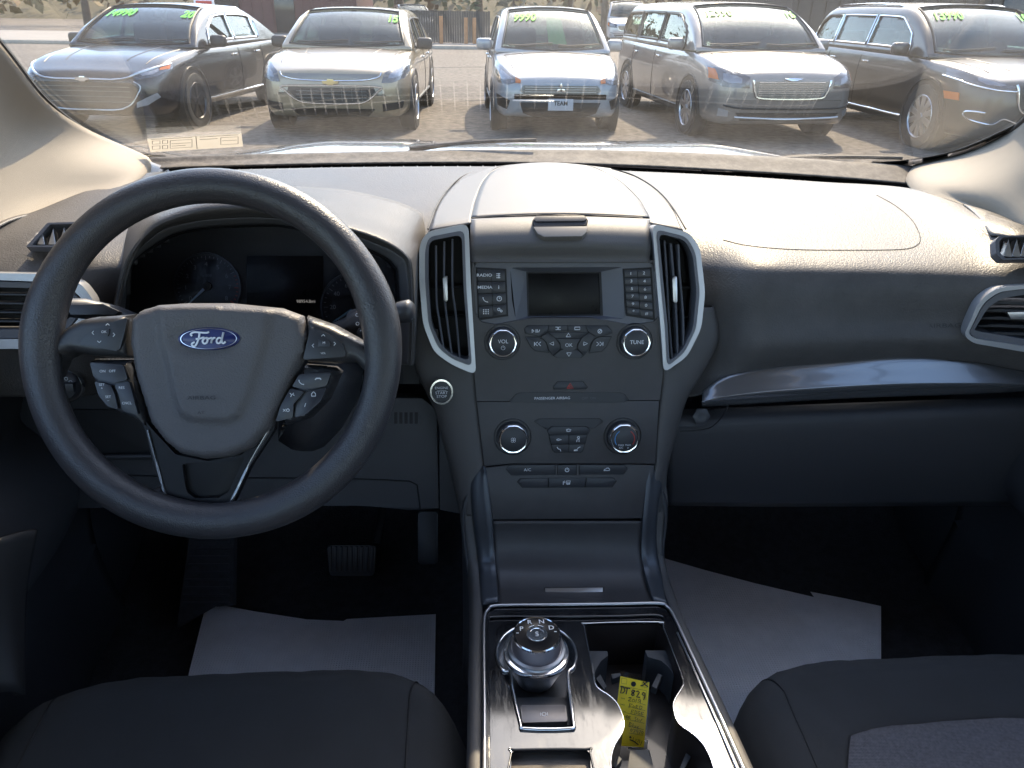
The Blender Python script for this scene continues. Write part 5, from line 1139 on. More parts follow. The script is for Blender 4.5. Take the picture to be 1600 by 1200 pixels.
surf('cowl_cover', [[(x, 1.545-CV*x*x+d, z) for x in (-.72, -.5, -.25, 0, .25, .5, .72)] for d, z in ((-.03, 1.165), (.02, 1.12), (.09, 1.135))], BLACK, cg, 3, 3, thick=.01)
def wiper(a, b, c, lab):
    t = thing('wiper', lab, 'windshield wiper', onws(*a, -.03), 'windshield wipers')
    n = 14; pts = [onws(a[0]+(b[0]-a[0])*i/n, a[1]+(b[1]-a[1])*i/n-3*math.sin(math.pi*i/n), -.02) for i in range(n+1)]
    tube('blade', pts, .0035, BLACK, t, 8)
    tube('wiper_arm', [onws(*c, -.02)+Vector((0, .01, -.02)), (onws(*c, -.02)+pts[n//2])/2+Vector((0, .012, -.002)), pts[n//2]+Vector((0, .006, .002))], .0035, BLACK, t, 8)
wiper((640, 232), (838, 219), (560, 246), 'black wiper blade lying low in the middle of the windshield')
wiper((1180, 250), (1410, 247), (1100, 252), 'black wiper blade lying low at the passenger side of the windshield')

OUT0 = set(COL.objects)
# ================================================================ parked cars
TYRE = mat('tyre_rubber', (.018, .018, .019), .8); RIMM = mat('alloy_rim', (.45, .45, .47), .3, .9); RIMD = mat('dark_alloy_rim', (.06, .06, .065), .3, .8)
CGL = glass('car_window_glass', (.52, .60, .58)); CINT = mat('car_interior', (.045, .042, .040), .8); CSEAT = mat('parked_car_seats', (.07, .065, .06), .8)
LAMP = glass('lamp_lens', (.85, .87, .9)); LAMPIN = mat('lamp_reflector', (.30, .30, .31), .3, .4); LAMPBK = mat('lamp_housing', (.06, .06, .065), .4); AMBER = mat('amber_lens', (.5, .12, .02), .25)
PRICE = mat('neon_green_paint', (.16, .80, .05), .6); CBLK = mat('car_black_trim', (.014, .014, .015), .45); GRILLG = mat('grey_grille', (.18, .18, .17), .4, .6)
CHRM2 = mat('car_chrome', (.75, .76, .78), .15, 1)
def carpaint(n, c, metal=.5, rough=.3): return mat(n, c, rough, metal, coat=1, coatr=.04)
def make_car(lab, paint, pos, rz, Lc, W, H, belt, cowl_y, roof_y0, roof_y1, tail_y, hood_z, nose_z, wheel_r, wb0, wb1, rear_h, zb=.22, rim=RIMM, spokes=5, tumble=.80, price=None, year=None, deck=None, front=None, side=None, rails=False, seats=True, cat='car'):
    t = thing('parked_car', lab, cat, pos, 'cars parked in the row facing us', rz); t['_local'] = 1
    h2 = W/2
    wpl = mono([(0, h2*.70), (.06, h2*.82), (.18, h2*.91), (.45, h2*.975), (.9, h2), (Lc*.6, h2), (Lc-.5, h2*.97), (Lc-.12, h2*.88), (Lc, h2*.72)])
    ztop = mono([(0, nose_z-.10), (.05, nose_z-.03), (.18, nose_z+.02), (.5, nose_z+(hood_z-nose_z)*.62), (cowl_y, hood_z), (cowl_y+.4, belt+.0), (tail_y-.3, belt+.02), (Lc-.15, (deck or belt)-.02), (Lc, (deck or belt)-.14)])
    zlo = mono([(0, .34), (.05, zb+.04), (.2, zb), (Lc-.3, zb), (Lc, .36)])
    def sec(y):
        w = wpl(y); zt = ztop(y); z0 = zlo(y); zs = min(zt-.05, belt-.03) if y > cowl_y-.1 else zt-.085
        P = [(0, z0), (w*.8, z0), (w*.955, z0+.05), (w*.995, z0+.18), (w, z0+(zs-z0)*.60), (w*.985, z0+(zs-z0)*.86), (w*.95, zs+.02), (w*.86, zt-.012), (w*.5, zt+.012), (0, zt+.022)]
        return crs(P, 4)
    ys = sorted(set([0, .02, .05, .09, .14, .2, .3, .42]+list(np.arange(.55, Lc-.4, .16))+[Lc-.35, Lc-.2, Lc-.1, Lc-.04, Lc]))
    V = []; F = []; n = None
    for y in ys:
        s = sec(y); s = s+[(-x, z) for x, z in s[-2:0:-1]]; n = len(s)
        V += [Vector((x, y, z)) for x, z in s]
    for i in range(len(ys)-1):
        for j in range(n): F.append((i*n+j, i*n+(j+1) % n, (i+1)*n+(j+1) % n, (i+1)*n+j))
    F += [tuple(range(n)), tuple((len(ys)-1)*n+j for j in range(n))[::-1]]
    me = bpy.data.meshes.new('body'); me.from_pydata([tuple(v) for v in V], [], F); finish(me, 40, True)
    link('body', me, paint, t)
    bv = BVHTree.FromPolygons([tuple(v) for v in V], F)
    # ---- glasshouse as one surface S(u, y), windows cut out of it
    hgt = mono([(cowl_y-.02, 0.0), (cowl_y+.35*(roof_y0-cowl_y), (H-belt)*.52), (roof_y0-.08, (H-belt)*.925), (roof_y0+.15, (H-belt)*.985), ((roof_y0+roof_y1)/2, H-belt), (roof_y1, (H-belt)*.95), (roof_y1+.4*(tail_y-roof_y1), (H-belt)*(.66 if rear_h < .5 else .8)), (tail_y, (H-belt)*rear_h*.02)])
    zbase = lambda y: min(ztop(y)-.005, belt) if y > cowl_y+.3 else ztop(y)-.004-.0*y
    def S(u, y, off=0):
        a = abs(u); sg = 1 if u >= 0 else -1; hh = max(0, hgt(y)); zb_ = zbase(y); wb_ = wpl(y)*.93; wr = wb_*(1-(1-tumble)*min(1, hh/(H-belt)))
        def pt(a):
            if a < .5:
                q = a/.5; x = wr*q; z = zb_+hh*(1-.075*q**2.5); 
            else:
                q = (a-.5)/.5; x = wr+(wb_-wr)*(q**.85); z = zb_+hh*.925*(1-q)
            return Vector((x, y, z))
        if .44 < a < .56:
            k = (a-.44)/.12; p = pt(.44).lerp(pt(.5), k); q_ = pt(.5).lerp(pt(.56), k); v = p.lerp(q_, k)
        else: v = pt(a)
        if off:
            e = .01; du = S(u+e, y)-S(u-e, y); dy = S(u, y+e)-S(u, y-e); nn = du.cross(dy).normalized()
            if nn.z < 0 and a < .5 or nn.x*sg < 0 and a >= .5: nn = -nn
            v = Vector((v.x*sg, v.y, v.z))+nn*off; return v
        return Vector((v.x*sg, v.y, v.z))
    ysc = 1.0/ (tail_y-cowl_y)
    T = lambda y: (y-cowl_y)*ysc*2
    iT = lambda v: v/2/ysc+cowl_y
    dl = .05
    wsg = [(-.455, cowl_y+.04), (-.25, cowl_y+.015), (0, cowl_y), (.25, cowl_y+.015), (.455, cowl_y+.04), (.45, roof_y0-.06), (.2, roof_y0-.03), (0, roof_y0-.02), (-.2, roof_y0-.03), (-.45, roof_y0-.06)]
    rwg = [(-.44, roof_y1+.08), (.44, roof_y1+.08), (.44, tail_y-.12), (-.44, tail_y-.12)]
    sw0 = cowl_y+.38; sw1 = roof_y1+.25*(tail_y-roof_y1) if rear_h < .5 else tail_y-.2
    divs = side or [sw0+(sw1-sw0)*.42, sw0+(sw1-sw0)*.82]
    wins = []; ed = [sw0]+divs+[sw1]
    for s in (-1, 1):
        for i in range(len(ed)-1):
            a, b = ed[i]+.03, ed[i+1]-.03
            if i == 0: o = [(.93, a), (.93, b), (.60, b), (.60, max(a+.2, roof_y0-.02)), (.70, a+.12)]
            elif i == len(ed)-2: o = [(.93, a), (.93, b-.1), (.80, b), (.64, b-.06), (.60, b-.25), (.60, a)] if b-a > .45 else [(.93, a), (.90, b), (.66, b), (.62, a)]
            else: o = [(.93, a), (.93, b), (.60, b), (.60, a)]
            wins.append([(s*u, y) for u, y in o])
    allw = [wsg, rwg]+wins
    def dens(L_, closed=True):
        out = []
        for i in range(len(L_)):
            a, b = Vector((L_[i][0], T(L_[i][1]))), Vector((L_[(i+1) % len(L_)][0], T(L_[(i+1) % len(L_)][1]))); k = max(1, int((b-a).length/dl))
            out += [tuple(a.lerp(b, q/k)) for q in range(k)]
        return out
    outer = dens([(-1, cowl_y-.02), (1, cowl_y-.02), (1, tail_y), (-1, tail_y)]); D = [dens(w) for w in allw]
    Vc, Fc = cdt(outer, D, dl)
    VV = [S(v[0], iT(v[1])) for v in Vc]; n0 = len(VV)
    me = bpy.data.meshes.new('cabin_shell'); me.from_pydata(VV, [], Fc); finish(me, 50)
    o = link('roof', me, paint, t); md = o.modifiers.new('s', 'SOLIDIFY'); md.thickness = .035; md.offset = 0
    for k, w in enumerate(D):
        Vw, Fw = cdt(w, (), dl); mw = bpy.data.meshes.new('pane'); mw.from_pydata([S(v[0], iT(v[1]), .002) for v in Vw], [], Fw); finish(mw, 60)
        nm = 'windshield' if k == 0 else 'rear_window' if k == 1 else 'window'
        o = link(nm, mw, CGL, t); md = o.modifiers.new('s', 'SOLIDIFY'); md.thickness = .006
        tube('window_rubber' if k == 0 or not (front or {}).get('chromewin') else 'window_trim', [S(v[0], iT(v[1]), .020) for v in w], .013, CBLK if k == 0 or not (front or {}).get('chromewin') else CHRM2, t, 5, closed=True)
    # cabin contents
    plate('cabin_floor', Plane((0, 0, belt-.16), (0, 0, 1)), [(-h2*.84, cowl_y+.1), (h2*.84, cowl_y+.1), (h2*.84, tail_y-.25), (-h2*.84, tail_y-.25)], [], 0, .13, CINT, t, uvmode=True)
    if seats:
        for yq in (roof_y0+.35, roof_y0+1.2):
            for s in (-1, 1):
                box('seat_back', (s*h2*.42, yq, belt+.02), (.46, .16, .5), CSEAT, t, .06, 3, rx=-.15); box('head_rest', (s*h2*.42, yq+.05, belt+.34), (.26, .1, .18), CSEAT, t, .04, 3)
        box('cabin_mirror', (0, roof_y0-.18, H-.2), (.22, .03, .07), CINT, t, .015)
        lathe('steering_wheel', Plane((h2*.42, cowl_y+.72, belt+.02), (0, .8, .5)), (0, 0), [(.17, 0), (.18, .012), (.19, 0), (.18, -.012), (.17, 0)], CINT, t, 24)
    # ---- features laid on the body
    def onb(x, z, off=.004):
        h = bv.ray_cast(Vector((x, -1, z)), Vector((0, 1, 0)))
        if h[0] is None:
            h = bv.find_nearest(Vector((x, .1, z)))
            return Vector(h[0])+Vector(h[1])*0+Vector((0, -off, 0))
        nn = Vector(h[1]);
        if nn.y > 0: nn = -nn
        return Vector(h[0])+nn*off
    def fpatch(name, pts, m, off=.006, th=.012, grid=.04, par=None, sym=True):
        for s in ((1, -1) if sym else (1,)):
            q = [(s*x*h2, z) for x, z in pts]; q2 = []
            for i in range(len(q)):
                a, b = Vector(q[i-1]), Vector(q[i]); k = max(1, int((b-a).length/grid)); q2 += [tuple(a.lerp(b, z_/k)) for z_ in range(k)]
            Vp, Fp = cdt(q2, (), grid); nV = len(Vp)
            W_ = [onb(v[0], v[1], off) for v in Vp]+[onb(v[0], v[1], off-th) for v in Vp]; e_ = {}
            for f in Fp:
                for i in range(len(f)): e_[(f[i], f[(i+1) % len(f)])] = 1
            FF = [tuple(f) for f in Fp]+[tuple(nV+i for i in f[::-1]) for f in Fp]+[(b, a, nV+a, nV+b) for (a, b) in e_ if (b, a) not in e_]
            mm = bpy.data.meshes.new(name); mm.from_pydata(W_, [], FF); finish(mm, 40, True); o = link(name, mm, m, t)
        return o
    def fline(name, pts, r, m, off=.008, sym=True, closed=False, n=5):
        for s in ((1, -1) if sym else (1,)): tube(name, [onb(s*p[0]*h2, p[1], off) for p in crs(pts, n, closed)], r, m, t, 6, closed)
    if front: front['build'](fpatch, fline, onb, t, h2)
    # wheels
    def side_x(y, z): h = bv.ray_cast(Vector((3, y, z)), Vector((-1, 0, 0))); return h[0].x if h[0] is not None else h2
    proto = None
    for s in (-1, 1):
        for yw in (wb0, wb1):
            PW = Plane((s*(side_x(yw, .5)-.10), yw, wheel_r), (s, 0, 0), (0, 1, 0)); PW.n = Vector((s, 0, 0)); PW.u = Vector((0, 1, 0)); PW.v = Vector((0, 0, 1))
            ar = lathe('wheel_arch', PW, (0, .01), [(wheel_r+.075, .02), (wheel_r+.075, .112), (wheel_r+.055, .114), (wheel_r+.045, .104), (0, .104)], CBLK, t, 36)
            w_ = lathe('tyre', PW, (0, 0), [(wheel_r*.66, -.10), (wheel_r*.96, -.10), (wheel_r, -.08), (wheel_r, .10), (wheel_r*.97, .118), (wheel_r*.80, .124), (wheel_r*.68, .115), (wheel_r*.66, .08), (0, .075)], TYRE, t, 36)
            lathe('rim', PW, (0, 0), [(wheel_r*.68, .117), (wheel_r*.665, .122), (wheel_r*.63, .10)], rim, w_, 36)
            for k in range(spokes):
                a = 2*math.pi*k/spokes+.3; ca, sa = math.cos(a), math.sin(a); r0, r1 = .03, wheel_r*.66; q_ = [(r0*ca-.028*sa, r0*sa+.028*ca), (r1*ca-.04*sa, r1*sa+.04*ca), (r1*ca+.04*sa, r1*sa-.04*ca), (r0*ca+.028*sa, r0*sa-.028*ca)]
                slab('spoke', PW, q_, .085, .112, rim, w_, .006, uvmode=True)
            lathe('hub_cap', PW, (0, 0), [(.045, .10), (.04, .118), (0, .12)], rim, w_, 16)
    # mirrors, handles, door lines
    for s in (-1, 1):
        ym = cowl_y+.42; xm = wpl(ym)*.93
        mo = box('door_mirror', (s*(xm+.14), ym, belt+.07), (.22, .12, .15), (front or {}).get('mirror', paint), t, .045, 3)
        box('mirror_foot', (s*(xm+.02), ym+.02, belt+.02), (.1, .05, .04), CBLK, t, .01)
        for i, yq in enumerate(divs[:2]):
            xq = side_x(yq-.18, belt-.14); box('door_handle', (s*(xq+.012), yq-.18, belt-.13), (.03, .17, .03), CHRM2, t, .01, 2)
            tube('door_gap', [(s*(side_x(yq, z_)+.001), yq, z_) for z_ in np.linspace(zb+.12, belt-.05, 8)], .005, CBLK, t, 4)
        tube('sill_trim', [(s*(side_x(y_, zb+.1)+.004), y_, zb+.10) for y_ in np.linspace(wb0+wheel_r+.1, wb1-wheel_r-.1, 8)], .018, CHRM2 if (front or {}).get('chromewin') else CBLK, t, 6)
        if rails: tube('roof_rail', [S(s*.47, y_, .035 if 0 < i_ < 9 else .0) for i_, y_ in enumerate(np.linspace(roof_y0+.1, roof_y1+.1, 10))], .016, CHRM2, t, 6)
    tube('hood_gap', [onb_top(bv, x, cowl_y-.12+.10*abs(x/h2)*-1) for x in np.linspace(-h2*.8, h2*.8, 11)], .006, CBLK, t, 5)
    for s in (-1, 1): tube('hood_seam', [onb_top(bv, s*h2*(.80-.10*k), .30+(cowl_y-.5)*(1-k)) for k in np.linspace(0, 1, 10)], .005, CBLK, t, 4)
    for s in (-1, 1): tube('hood_crease', [onb_top(bv, s*h2*(.52-.10*k), .35+(cowl_y-.5)*(1-k)) for k in np.linspace(0, 1, 10)], .007, paint, t, 6)
    for x0 in (-.3, .15): tube('wiper', [S(u, cowl_y+.06+.1*abs(u-x0), .018) for u in np.linspace(x0-.1, x0+.3, 8)], .008, CBLK, t, 5)
    def glass_text(s_, uc, yc, size, nm):
        V_, F_ = text_mesh(s_, 1.0, .03, .2); mm = bpy.data.meshes.new(nm)
        L_ = (S(uc, yc+.02)-S(uc, yc-.02)).length/.04
        mm.from_pydata([S(uc+v[0]*size/(wpl(yc)*.93*tumble*2), yc+v[1]*size*1.9/L_, .014) for v in V_], [], F_); finish(mm, 0); link(nm, mm, PRICE, t)
    if price: glass_text(price, -.27, roof_y0-.32, .15, 'price_numerals')
    if year: glass_text(year, .38, roof_y0-.32, .15, 'year_numerals')
    return t, S, bv
def onb_top(bv, x, y):
    h = bv.ray_cast(Vector((x, y, 3)), Vector((0, 0, -1))); return Vector(h[0])+Vector((0, 0, .001)) if h[0] is not None else Vector((x, y, .8))

# ---- fronts (x in half widths, z in metres)
def bowtie(on, t, h2, z, m, w=.10, hh=.035):
    P = Plane(on(0, z, .012)+Vector((0, -.012, 0)), (0, -1, 0))
    slab('emblem', P, [(-w, hh*.45), (-w*.4, hh*.45), (-w*.35, hh), (w*.35, hh), (w*.4, hh*.45), (w, hh*.45), (w*.9, -hh*.45), (w*.35, -hh*.45), (w*.3, -hh), (-w*.4, -hh), (-w*.45, -hh*.45), (-w*1.0, -hh*.45)], 0, .012, m, t, .003, uvmode=True)
def lamp(fp, fl, pts, inner=True):
    fp('headlight', pts, LAMPBK, .004, .02); c = (sum(p[0] for p in pts)/len(pts), sum(p[1] for p in pts)/len(pts))
    fp('lamp_inner', [(c[0]+(x-c[0])*.5, c[1]+(z-c[1])*.45) for x, z in pts], LAMPIN, .008, .01)
    fp('lamp_lens', pts, LAMP, .016, .006)
def f_dark(fp, fl, on, t, h2):
    fp('grille', [(-.62, .62), (.62, .62), (.72, .56), (.60, .40), (.40, .33), (-.40, .33), (-.60, .40), (-.72, .56)], CBLK, .008, .02, sym=False)
    for z in (.40, .46, .52, .57): fl('grille_bar', [(-.60, z), (0, z), (.60, z)], .004, GRILLG, .012, False, n=8)
    fl('grille_surround', [(-.66, .63), (-.73, .56), (-.60, .39), (-.40, .32), (0, .31), (.40, .32), (.60, .39), (.73, .56), (.66, .63)], .008, SATIN, .010, False)
    fl('chrome_bar', [(-.93, .80), (-.72, .72), (-.52, .655), (-.2, .65), (.2, .65), (.52, .655), (.72, .72), (.93, .80)], .013, SATIN, .012, False, n=4)
    lamp(fp, fl, [(.60, .70), (.80, .775), (.93, .81), (.95, .75), (.88, .68), (.70, .65)])
    fp('side_marker', [(.88, .74), (.94, .75), (.93, .79), (.88, .77)], AMBER, .018, .006)
    fp('fog_lamp', [(.66, .40), (.88, .50), (.90, .45), (.78, .37), (.64, .34)], LAMPIN, .010, .01)
    fp('bumper_intake', [(-.5, .25), (.5, .25), (.45, .22), (-.45, .22)], CBLK, .006, .01, sym=False); bowtie(on, t, h2, .655, CHRM2, .09, .03)
def f_gold(fp, fl, on, t, h2):
    fp('upper_grille', [(-.62, .735), (.62, .735), (.58, .70), (.3, .675), (-.3, .675), (-.58, .70)], GRILLG, .006, .02, sym=False)
    fl('grille_surround', [(-.66, .745), (-.60, .695), (-.3, .665), (.3, .665), (.60, .695), (.66, .745)], .009, CHRM2, .010, False)
    fp('lower_grille', [(-.56, .585), (.56, .585), (.58, .54), (.44, .44), (.25, .41), (-.25, .41), (-.44, .44), (-.58, .54)], CBLK, .006, .03, sym=False)
    fl('lower_surround', [(-.57, .60), (.57, .60), (.60, .54), (.45, .43), (.25, .40), (-.25, .40), (-.45, .43), (-.60, .54)], .012, CHRM2, .008, False, True)
    for z in (.46, .50, .54): fl('grille_bar', [(-.46, z), (0, z), (.46, z)], .004, GRILLG, .012, False, n=8)
    for x in np.linspace(-.4, .4, 7): fl('grille_bar', [(x, .43), (x, .50), (x, .57)], .003, GRILLG, .012, False, n=2)
    lamp(fp, fl, [(.66, .64), (.70, .75), (.84, .83), (.95, .86), (.965, .74), (.92, .68), (.78, .64)])
    fp('fog_lamp_recess', [(.66, .40), (.92, .42), (.90, .34), (.66, .31)], CBLK, .006, .02)
    fp('bumper_intake', [(-.56, .34), (.56, .34), (.46, .25), (-.46, .25)], CBLK, .006, .02, sym=False); bowtie(on, t, h2, .645, mat('gold_emblem', (.55, .42, .2), .3, .8), .10, .035)
def f_white(fp, fl, on, t, h2):
    fp('upper_grille', [(-.56, .62), (.56, .62), (.62, .56), (.56, .52), (-.56, .52), (-.62, .56)], GRILLG, .006, .02, sym=False)
    for z in (.545, .575, .60): fl('grille_bar', [(-.54, z), (0, z), (.54, z)], .006, SATIN, .012, False, n=8)
    lamp(fp, fl, [(.60, .66), (.78, .76), (.93, .86), (.965, .74), (.93, .63), (.80, .62)])
    fp('turn_lamp', [(.60, .67), (.68, .70), (.68, .645), (.61, .64)], AMBER, .018, .006)
    fp('lower_grille', [(-.62, .42), (.62, .42), (.56, .29), (.40, .24), (-.40, .24), (-.56, .29)], CBLK, .006, .02, sym=False)
    fp('fog_lamp_recess', [(.76, .44), (.95, .50), (.93, .36), (.80, .33)], CBLK, .006, .02)
    P = Plane(on(0, .40, .03)+Vector((0, -.03, 0)), (0, -1, 0)); b = slab('licence_plate', P, [(-.16, -.07), (.16, -.07), (.16, .07), (-.16, .07)], 0, .008, mat('plate_grey', (.4, .4, .42), .5), t, .003, uvmode=True)
    text('TEAM', P, 0, 0, 0, CBLK, b, .009, bold=.03, uvp=(0, .015), size=.07)
    P = Plane(on(0, .585, .016)+Vector((0, -.016, 0)), (0, -1, 0))
    for a in (90, 210, 330):
        c, s = math.cos(R(a)), math.sin(R(a)); slab('emblem_diamond', P, [(0, 0), (.035*c-.02*s, .035*s+.02*c), (.07*c, .07*s), (.035*c+.02*s, .035*s-.02*c)], 0, .01, CHRM2, t, .002, uvmode=True)
def f_van(fp, fl, on, t, h2):
    fp('grille', [(-.50, .74), (.50, .74), (.46, .62), (.36, .56), (-.36, .56), (-.46, .62)], GRILLG, .006, .02, sym=False)
    for z in np.linspace(.58, .73, 7): fl('grille_bar', [(-.44, z), (0, z), (.44, z)], .005, CHRM2, .012, False, n=8)
    fl('grille_surround', [(-.52, .75), (-.48, .61), (-.36, .545), (.36, .545), (.48, .61), (.52, .75)], .014, CHRM2, .010, False)
    lamp(fp, fl, [(.56, .66), (.56, .78), (.70, .84), (.94, .88), (.955, .72), (.86, .67)])
    fp('side_marker', [(.89, .74), (.95, .75), (.94, .86), (.90, .85)], AMBER, .018, .006)
    fl('bumper_strip', [(-.84, .46), (-.6, .43), (0, .42), (.6, .43), (.84, .46)], .010, CBLK, .006, False)
    fp('lower_intake', [(-.70, .38), (.70, .38), (.62, .29), (-.62, .29)], CBLK, .006, .02, sym=False)
    fl('lower_chrome', [(-.70, .33), (0, .31), (.70, .33)], .013, SATIN, .012, False)
    fp('fog_lamp', [(.78, .40), (.88, .42), (.88, .33), (.78, .33)], LAMPIN, .008, .01)
    P = Plane(on(0, .76, .016)+Vector((0, -.012, 0)), (0, -.9, .4)); slab('wing_emblem', P, [(-.12, .012), (-.03, .02), (.03, .02), (.12, .012), (.03, -.015), (-.03, -.015)], 0, .01, CHRM2, t, .002, uvmode=True)
def f_suv(fp, fl, on, t, h2):
    fp('grille', [(-.50, .80), (.50, .80), (.42, .58), (.25, .52), (-.25, .52), (-.42, .58)], CBLK, .006, .02, sym=False)
    for z in (.60, .66, .72, .77): fl('grille_bar', [(-.40, z), (0, z), (.40, z)], .006, CHRM2, .012, False, n=8)
    fl('grille_surround', [(-.52, .81), (-.44, .57), (-.25, .505), (.25, .505), (.44, .57), (.52, .81)], .013, CHRM2, .010, False)
    lamp(fp, fl, [(.52, .79), (.70, .84), (.94, .93), (.965, .86), (.86, .78), (.62, .76)])
    fl('lamp_chrome', [(.50, .75), (.70, .75), (.90, .79), (.97, .86)], .009, CHRM2, .014, True)
    fl('bumper_chrome', [(.10, .40), (.40, .41), (.60, .46), (.72, .40), (.90, .44), (.92, .52), (.80, .52)], .011, CHRM2, .012, True)
    fp('lower_intake', [(-.60, .42), (.60, .42), (.5, .30), (-.5, .30)], CBLK, .005, .02, sym=False)
    fp('side_marker', [(.955, .62), (.985, .62), (.985, .70), (.955, .70)], AMBER, .012, .01)
ch = dict(chromewin=1)
PD = carpaint('dark_navy_black_paint', (.005, .006, .010), .0, .25); PD.node_tree.nodes['Principled BSDF'].inputs['Coat Weight'].default_value = .5; PGd = carpaint('champagne_paint', (.28, .225, .15), .3, .32); PW_ = carpaint('white_silver_paint', (.26, .27, .285), .15, .35)
PV = carpaint('silver_van_paint', (.21, .185, .165), .3, .34); PS = carpaint('dark_grey_brown_paint', (.020, .019, .019), .0, .3); PS.node_tree.nodes['Principled BSDF'].inputs['Coat Weight'].default_value = .5
GZ = -.08
def gp(px, py): return atz(px, py, GZ)
g1 = gp(150, 212); g2 = gp(524, 214); g3 = gp(873, 214); g4 = gp(1222, 226); g5 = gp(1622, 252)
print('car spots', [tuple(round(v, 2) for v in g) for g in (g1, g2, g3, g4, g5)])
make_car('dark navy sedan priced 14990 parked at the left end of the row', PD, (g1.x, g1.y, 0), R(-8), 4.9, 1.84, 1.46, .95, 1.25, 2.15, 3.25, 4.45, .95, .74, .335, .92, 3.75, .02, rim=RIMD, spokes=5, price='14990', year='20', front=dict(build=f_dark, chromewin=1, mirror=CBLK), side=[2.55, 3.45])
make_car('champagne gold sedan with year 15 painted on its windshield', PGd, (g2.x, g2.y, 0), R(-3), 4.87, 1.86, 1.45, .95, 1.25, 2.1, 3.25, 4.35, .96, .78, .335, .92, 3.65, .02, price=None, year='15', front=dict(build=f_gold, mirror=CBLK), side=[2.5, 3.4])
tW, SW, _ = make_car('small white silver hatchback with a green card in its windshield', PW_, (g3.x, g3.y, 0), R(0), 4.1, 1.67, 1.50, .96, 1.0, 1.85, 3.1, 3.95, .95, .72, .29, .78, 3.2, .02, price='9990', year=None, spokes=8, front=dict(build=f_white), side=[2.25, 3.05])
make_car('silver minivan priced 12990 with year 16 on its windshield', PV, (g4.x, g4.y, 0), R(4), 5.1, 1.92, 1.60, 1.02, 1.0, 1.95, 4.5, 5.0, 1.02, .84, .335, .95, 4.0, .9, tumble=.84, price='12990', year='16', spokes=8, front=dict(build=f_van), side=[2.6, 3.75])
make_car('dark grey crossover with roof rails priced 13990 at the right end of the row', PS, (g5.x, g5.y, 0), R(1), 4.85, 1.93, 1.62, 1.03, 1.2, 2.1, 4.2, 4.75, 1.02, .86, .37, .95, 3.8, .9, tumble=.82, price='13990', year='16', spokes=10, rails=True, front=dict(build=f_suv, chromewin=1), side=[2.75, 3.75])
# green card inside the white car's windshield
gc = [SW(u, y, -.05) for u, y in ((-.03, 1.12), (.14, 1.12), (.13, 1.68), (-.03, 1.68))]
card = mesh('green_card', gc+[p+Vector((0, .004, 0)) for p in gc], [(0, 1, 2, 3), (7, 6, 5, 4), (0, 4, 5, 1), (1, 5, 6, 2), (2, 6, 7, 3), (3, 7, 4, 0)], mat('green_card_board', (.05, .42, .12), .7), None, 0)
card.location = (g3.x, g3.y, 0); props(card, 'plain green card propped behind the windshield of the small white car', 'price card')
far_car = gp(1640, 70)
make_car('dark car half hidden behind the crossover at the right edge of the lot', PD, (far_car.x+1.2, 16.5, 0), R(8), 4.85, 1.9, 1.72, 1.05, 1.2, 2.1, 4.2, 4.75, 1.05, .86, .36, .95, 3.8, .9, front=dict(build=f_suv), side=[2.75, 3.75])

# ================================================================ lot, buildings and trees behind
ASPH = mat('worn_asphalt', (.115, .098, .082), .9, grain=(60, .012, 'noise'), vary=.28, vscale=.55, fleck=9)
gbm = mesh('asphalt_lot', [(-300, -60, 0), (300, -60, 0), (300, 600, 0), (-300, 600, 0)], [(0, 1, 2, 3)], ASPH, None, 0); gbm['kind'] = 'structure'; gbm['label'] = 'worn grey brown asphalt of the car lot'
PATCH = mat('tar_patch', (.055, .052, .05), .85, vary=.2, vscale=3)
random.seed(11)
for k, (x0, y0, L_) in enumerate(((-6, 9.0, 5), (0, 14, 9), (4, 20, 7), (-9, 22, 10))):
    cr_ = tube('tar_seam', [(x0+L_*i/20, y0+.3*math.sin(i*.9+k)+.1*random.random(), .003) for i in range(21)], .05, PATCH, None, 6, flat=.08, up=(0, 0, 1)); cr_['kind'] = 'structure'; cr_['label'] = 'dark sealed crack running across the asphalt'
# far kerb and pale road beyond
kb = box('kerb', (-8, 31, .06), (46, .25, .13), mat('old_concrete', (.34, .31, .27), .85, vary=.15), None, .02); kb['kind'] = 'structure'; kb['label'] = 'low concrete kerb across the far side of the lot'
rd = mesh('road', [(-80, 34, .004), (60, 34, .004), (60, 43, .004), (-80, 43, .004)], [(0, 1, 2, 3)], mat('pale_road', (.24, .22, .20), .9, vary=.12, vscale=1), None, 0); rd['kind'] = 'structure'
BRN = mat('brown_metal_siding', (.085, .065, .052), .7, vary=.1, vscale=2); MRN = mat('maroon_wall', (.09, .035, .035), .7, vary=.15, vscale=1.5)
def building(x0, x1, y, h, m, lab, ribs, dep=9, doors=()):
    t = thing('building', lab, 'building', ((x0+x1)/2, y, 0), None)
    box('wall', ((x0+x1)/2, y+dep/2, h/2), (x1-x0, dep, h), m, t, 0); box('roof', ((x0+x1)/2, y+dep/2, h+.12), (x1-x0+.5, dep+.5, .24), CBLK, t, .02)
    nb = min(280, int((x1-x0)/ribs))
    for i in range(nb): box('siding_rib', (x0+(i+.5)*(x1-x0)/nb, y-.02, h/2), (.05, .05, h-.02), m, t, 0)
    for (a, b_, w, hh_, mm) in doors: box('door' if b_ < .3 else 'window', (a, y-.04, b_+hh_/2), (w, .08, hh_), mm, t, .01)
    return t
GLD = mat('dark_window', (.02, .025, .03), .1)
building(9.3, 34, 23.5, 4.6, BRN, 'long brown metal clad building behind the minivan and crossover', .4, doors=((16, 0, 1.1, 2.1, GLD), (21, 1.2, 1.8, .8, GLD)))
building(-13.5, -5.3, 45, 3.6, MRN, 'low maroon building behind the dark sedan', .5, doors=((-12, 1, 1.4, 1.2, GLD), (-9, 0, 1, 2.1, GLD)))
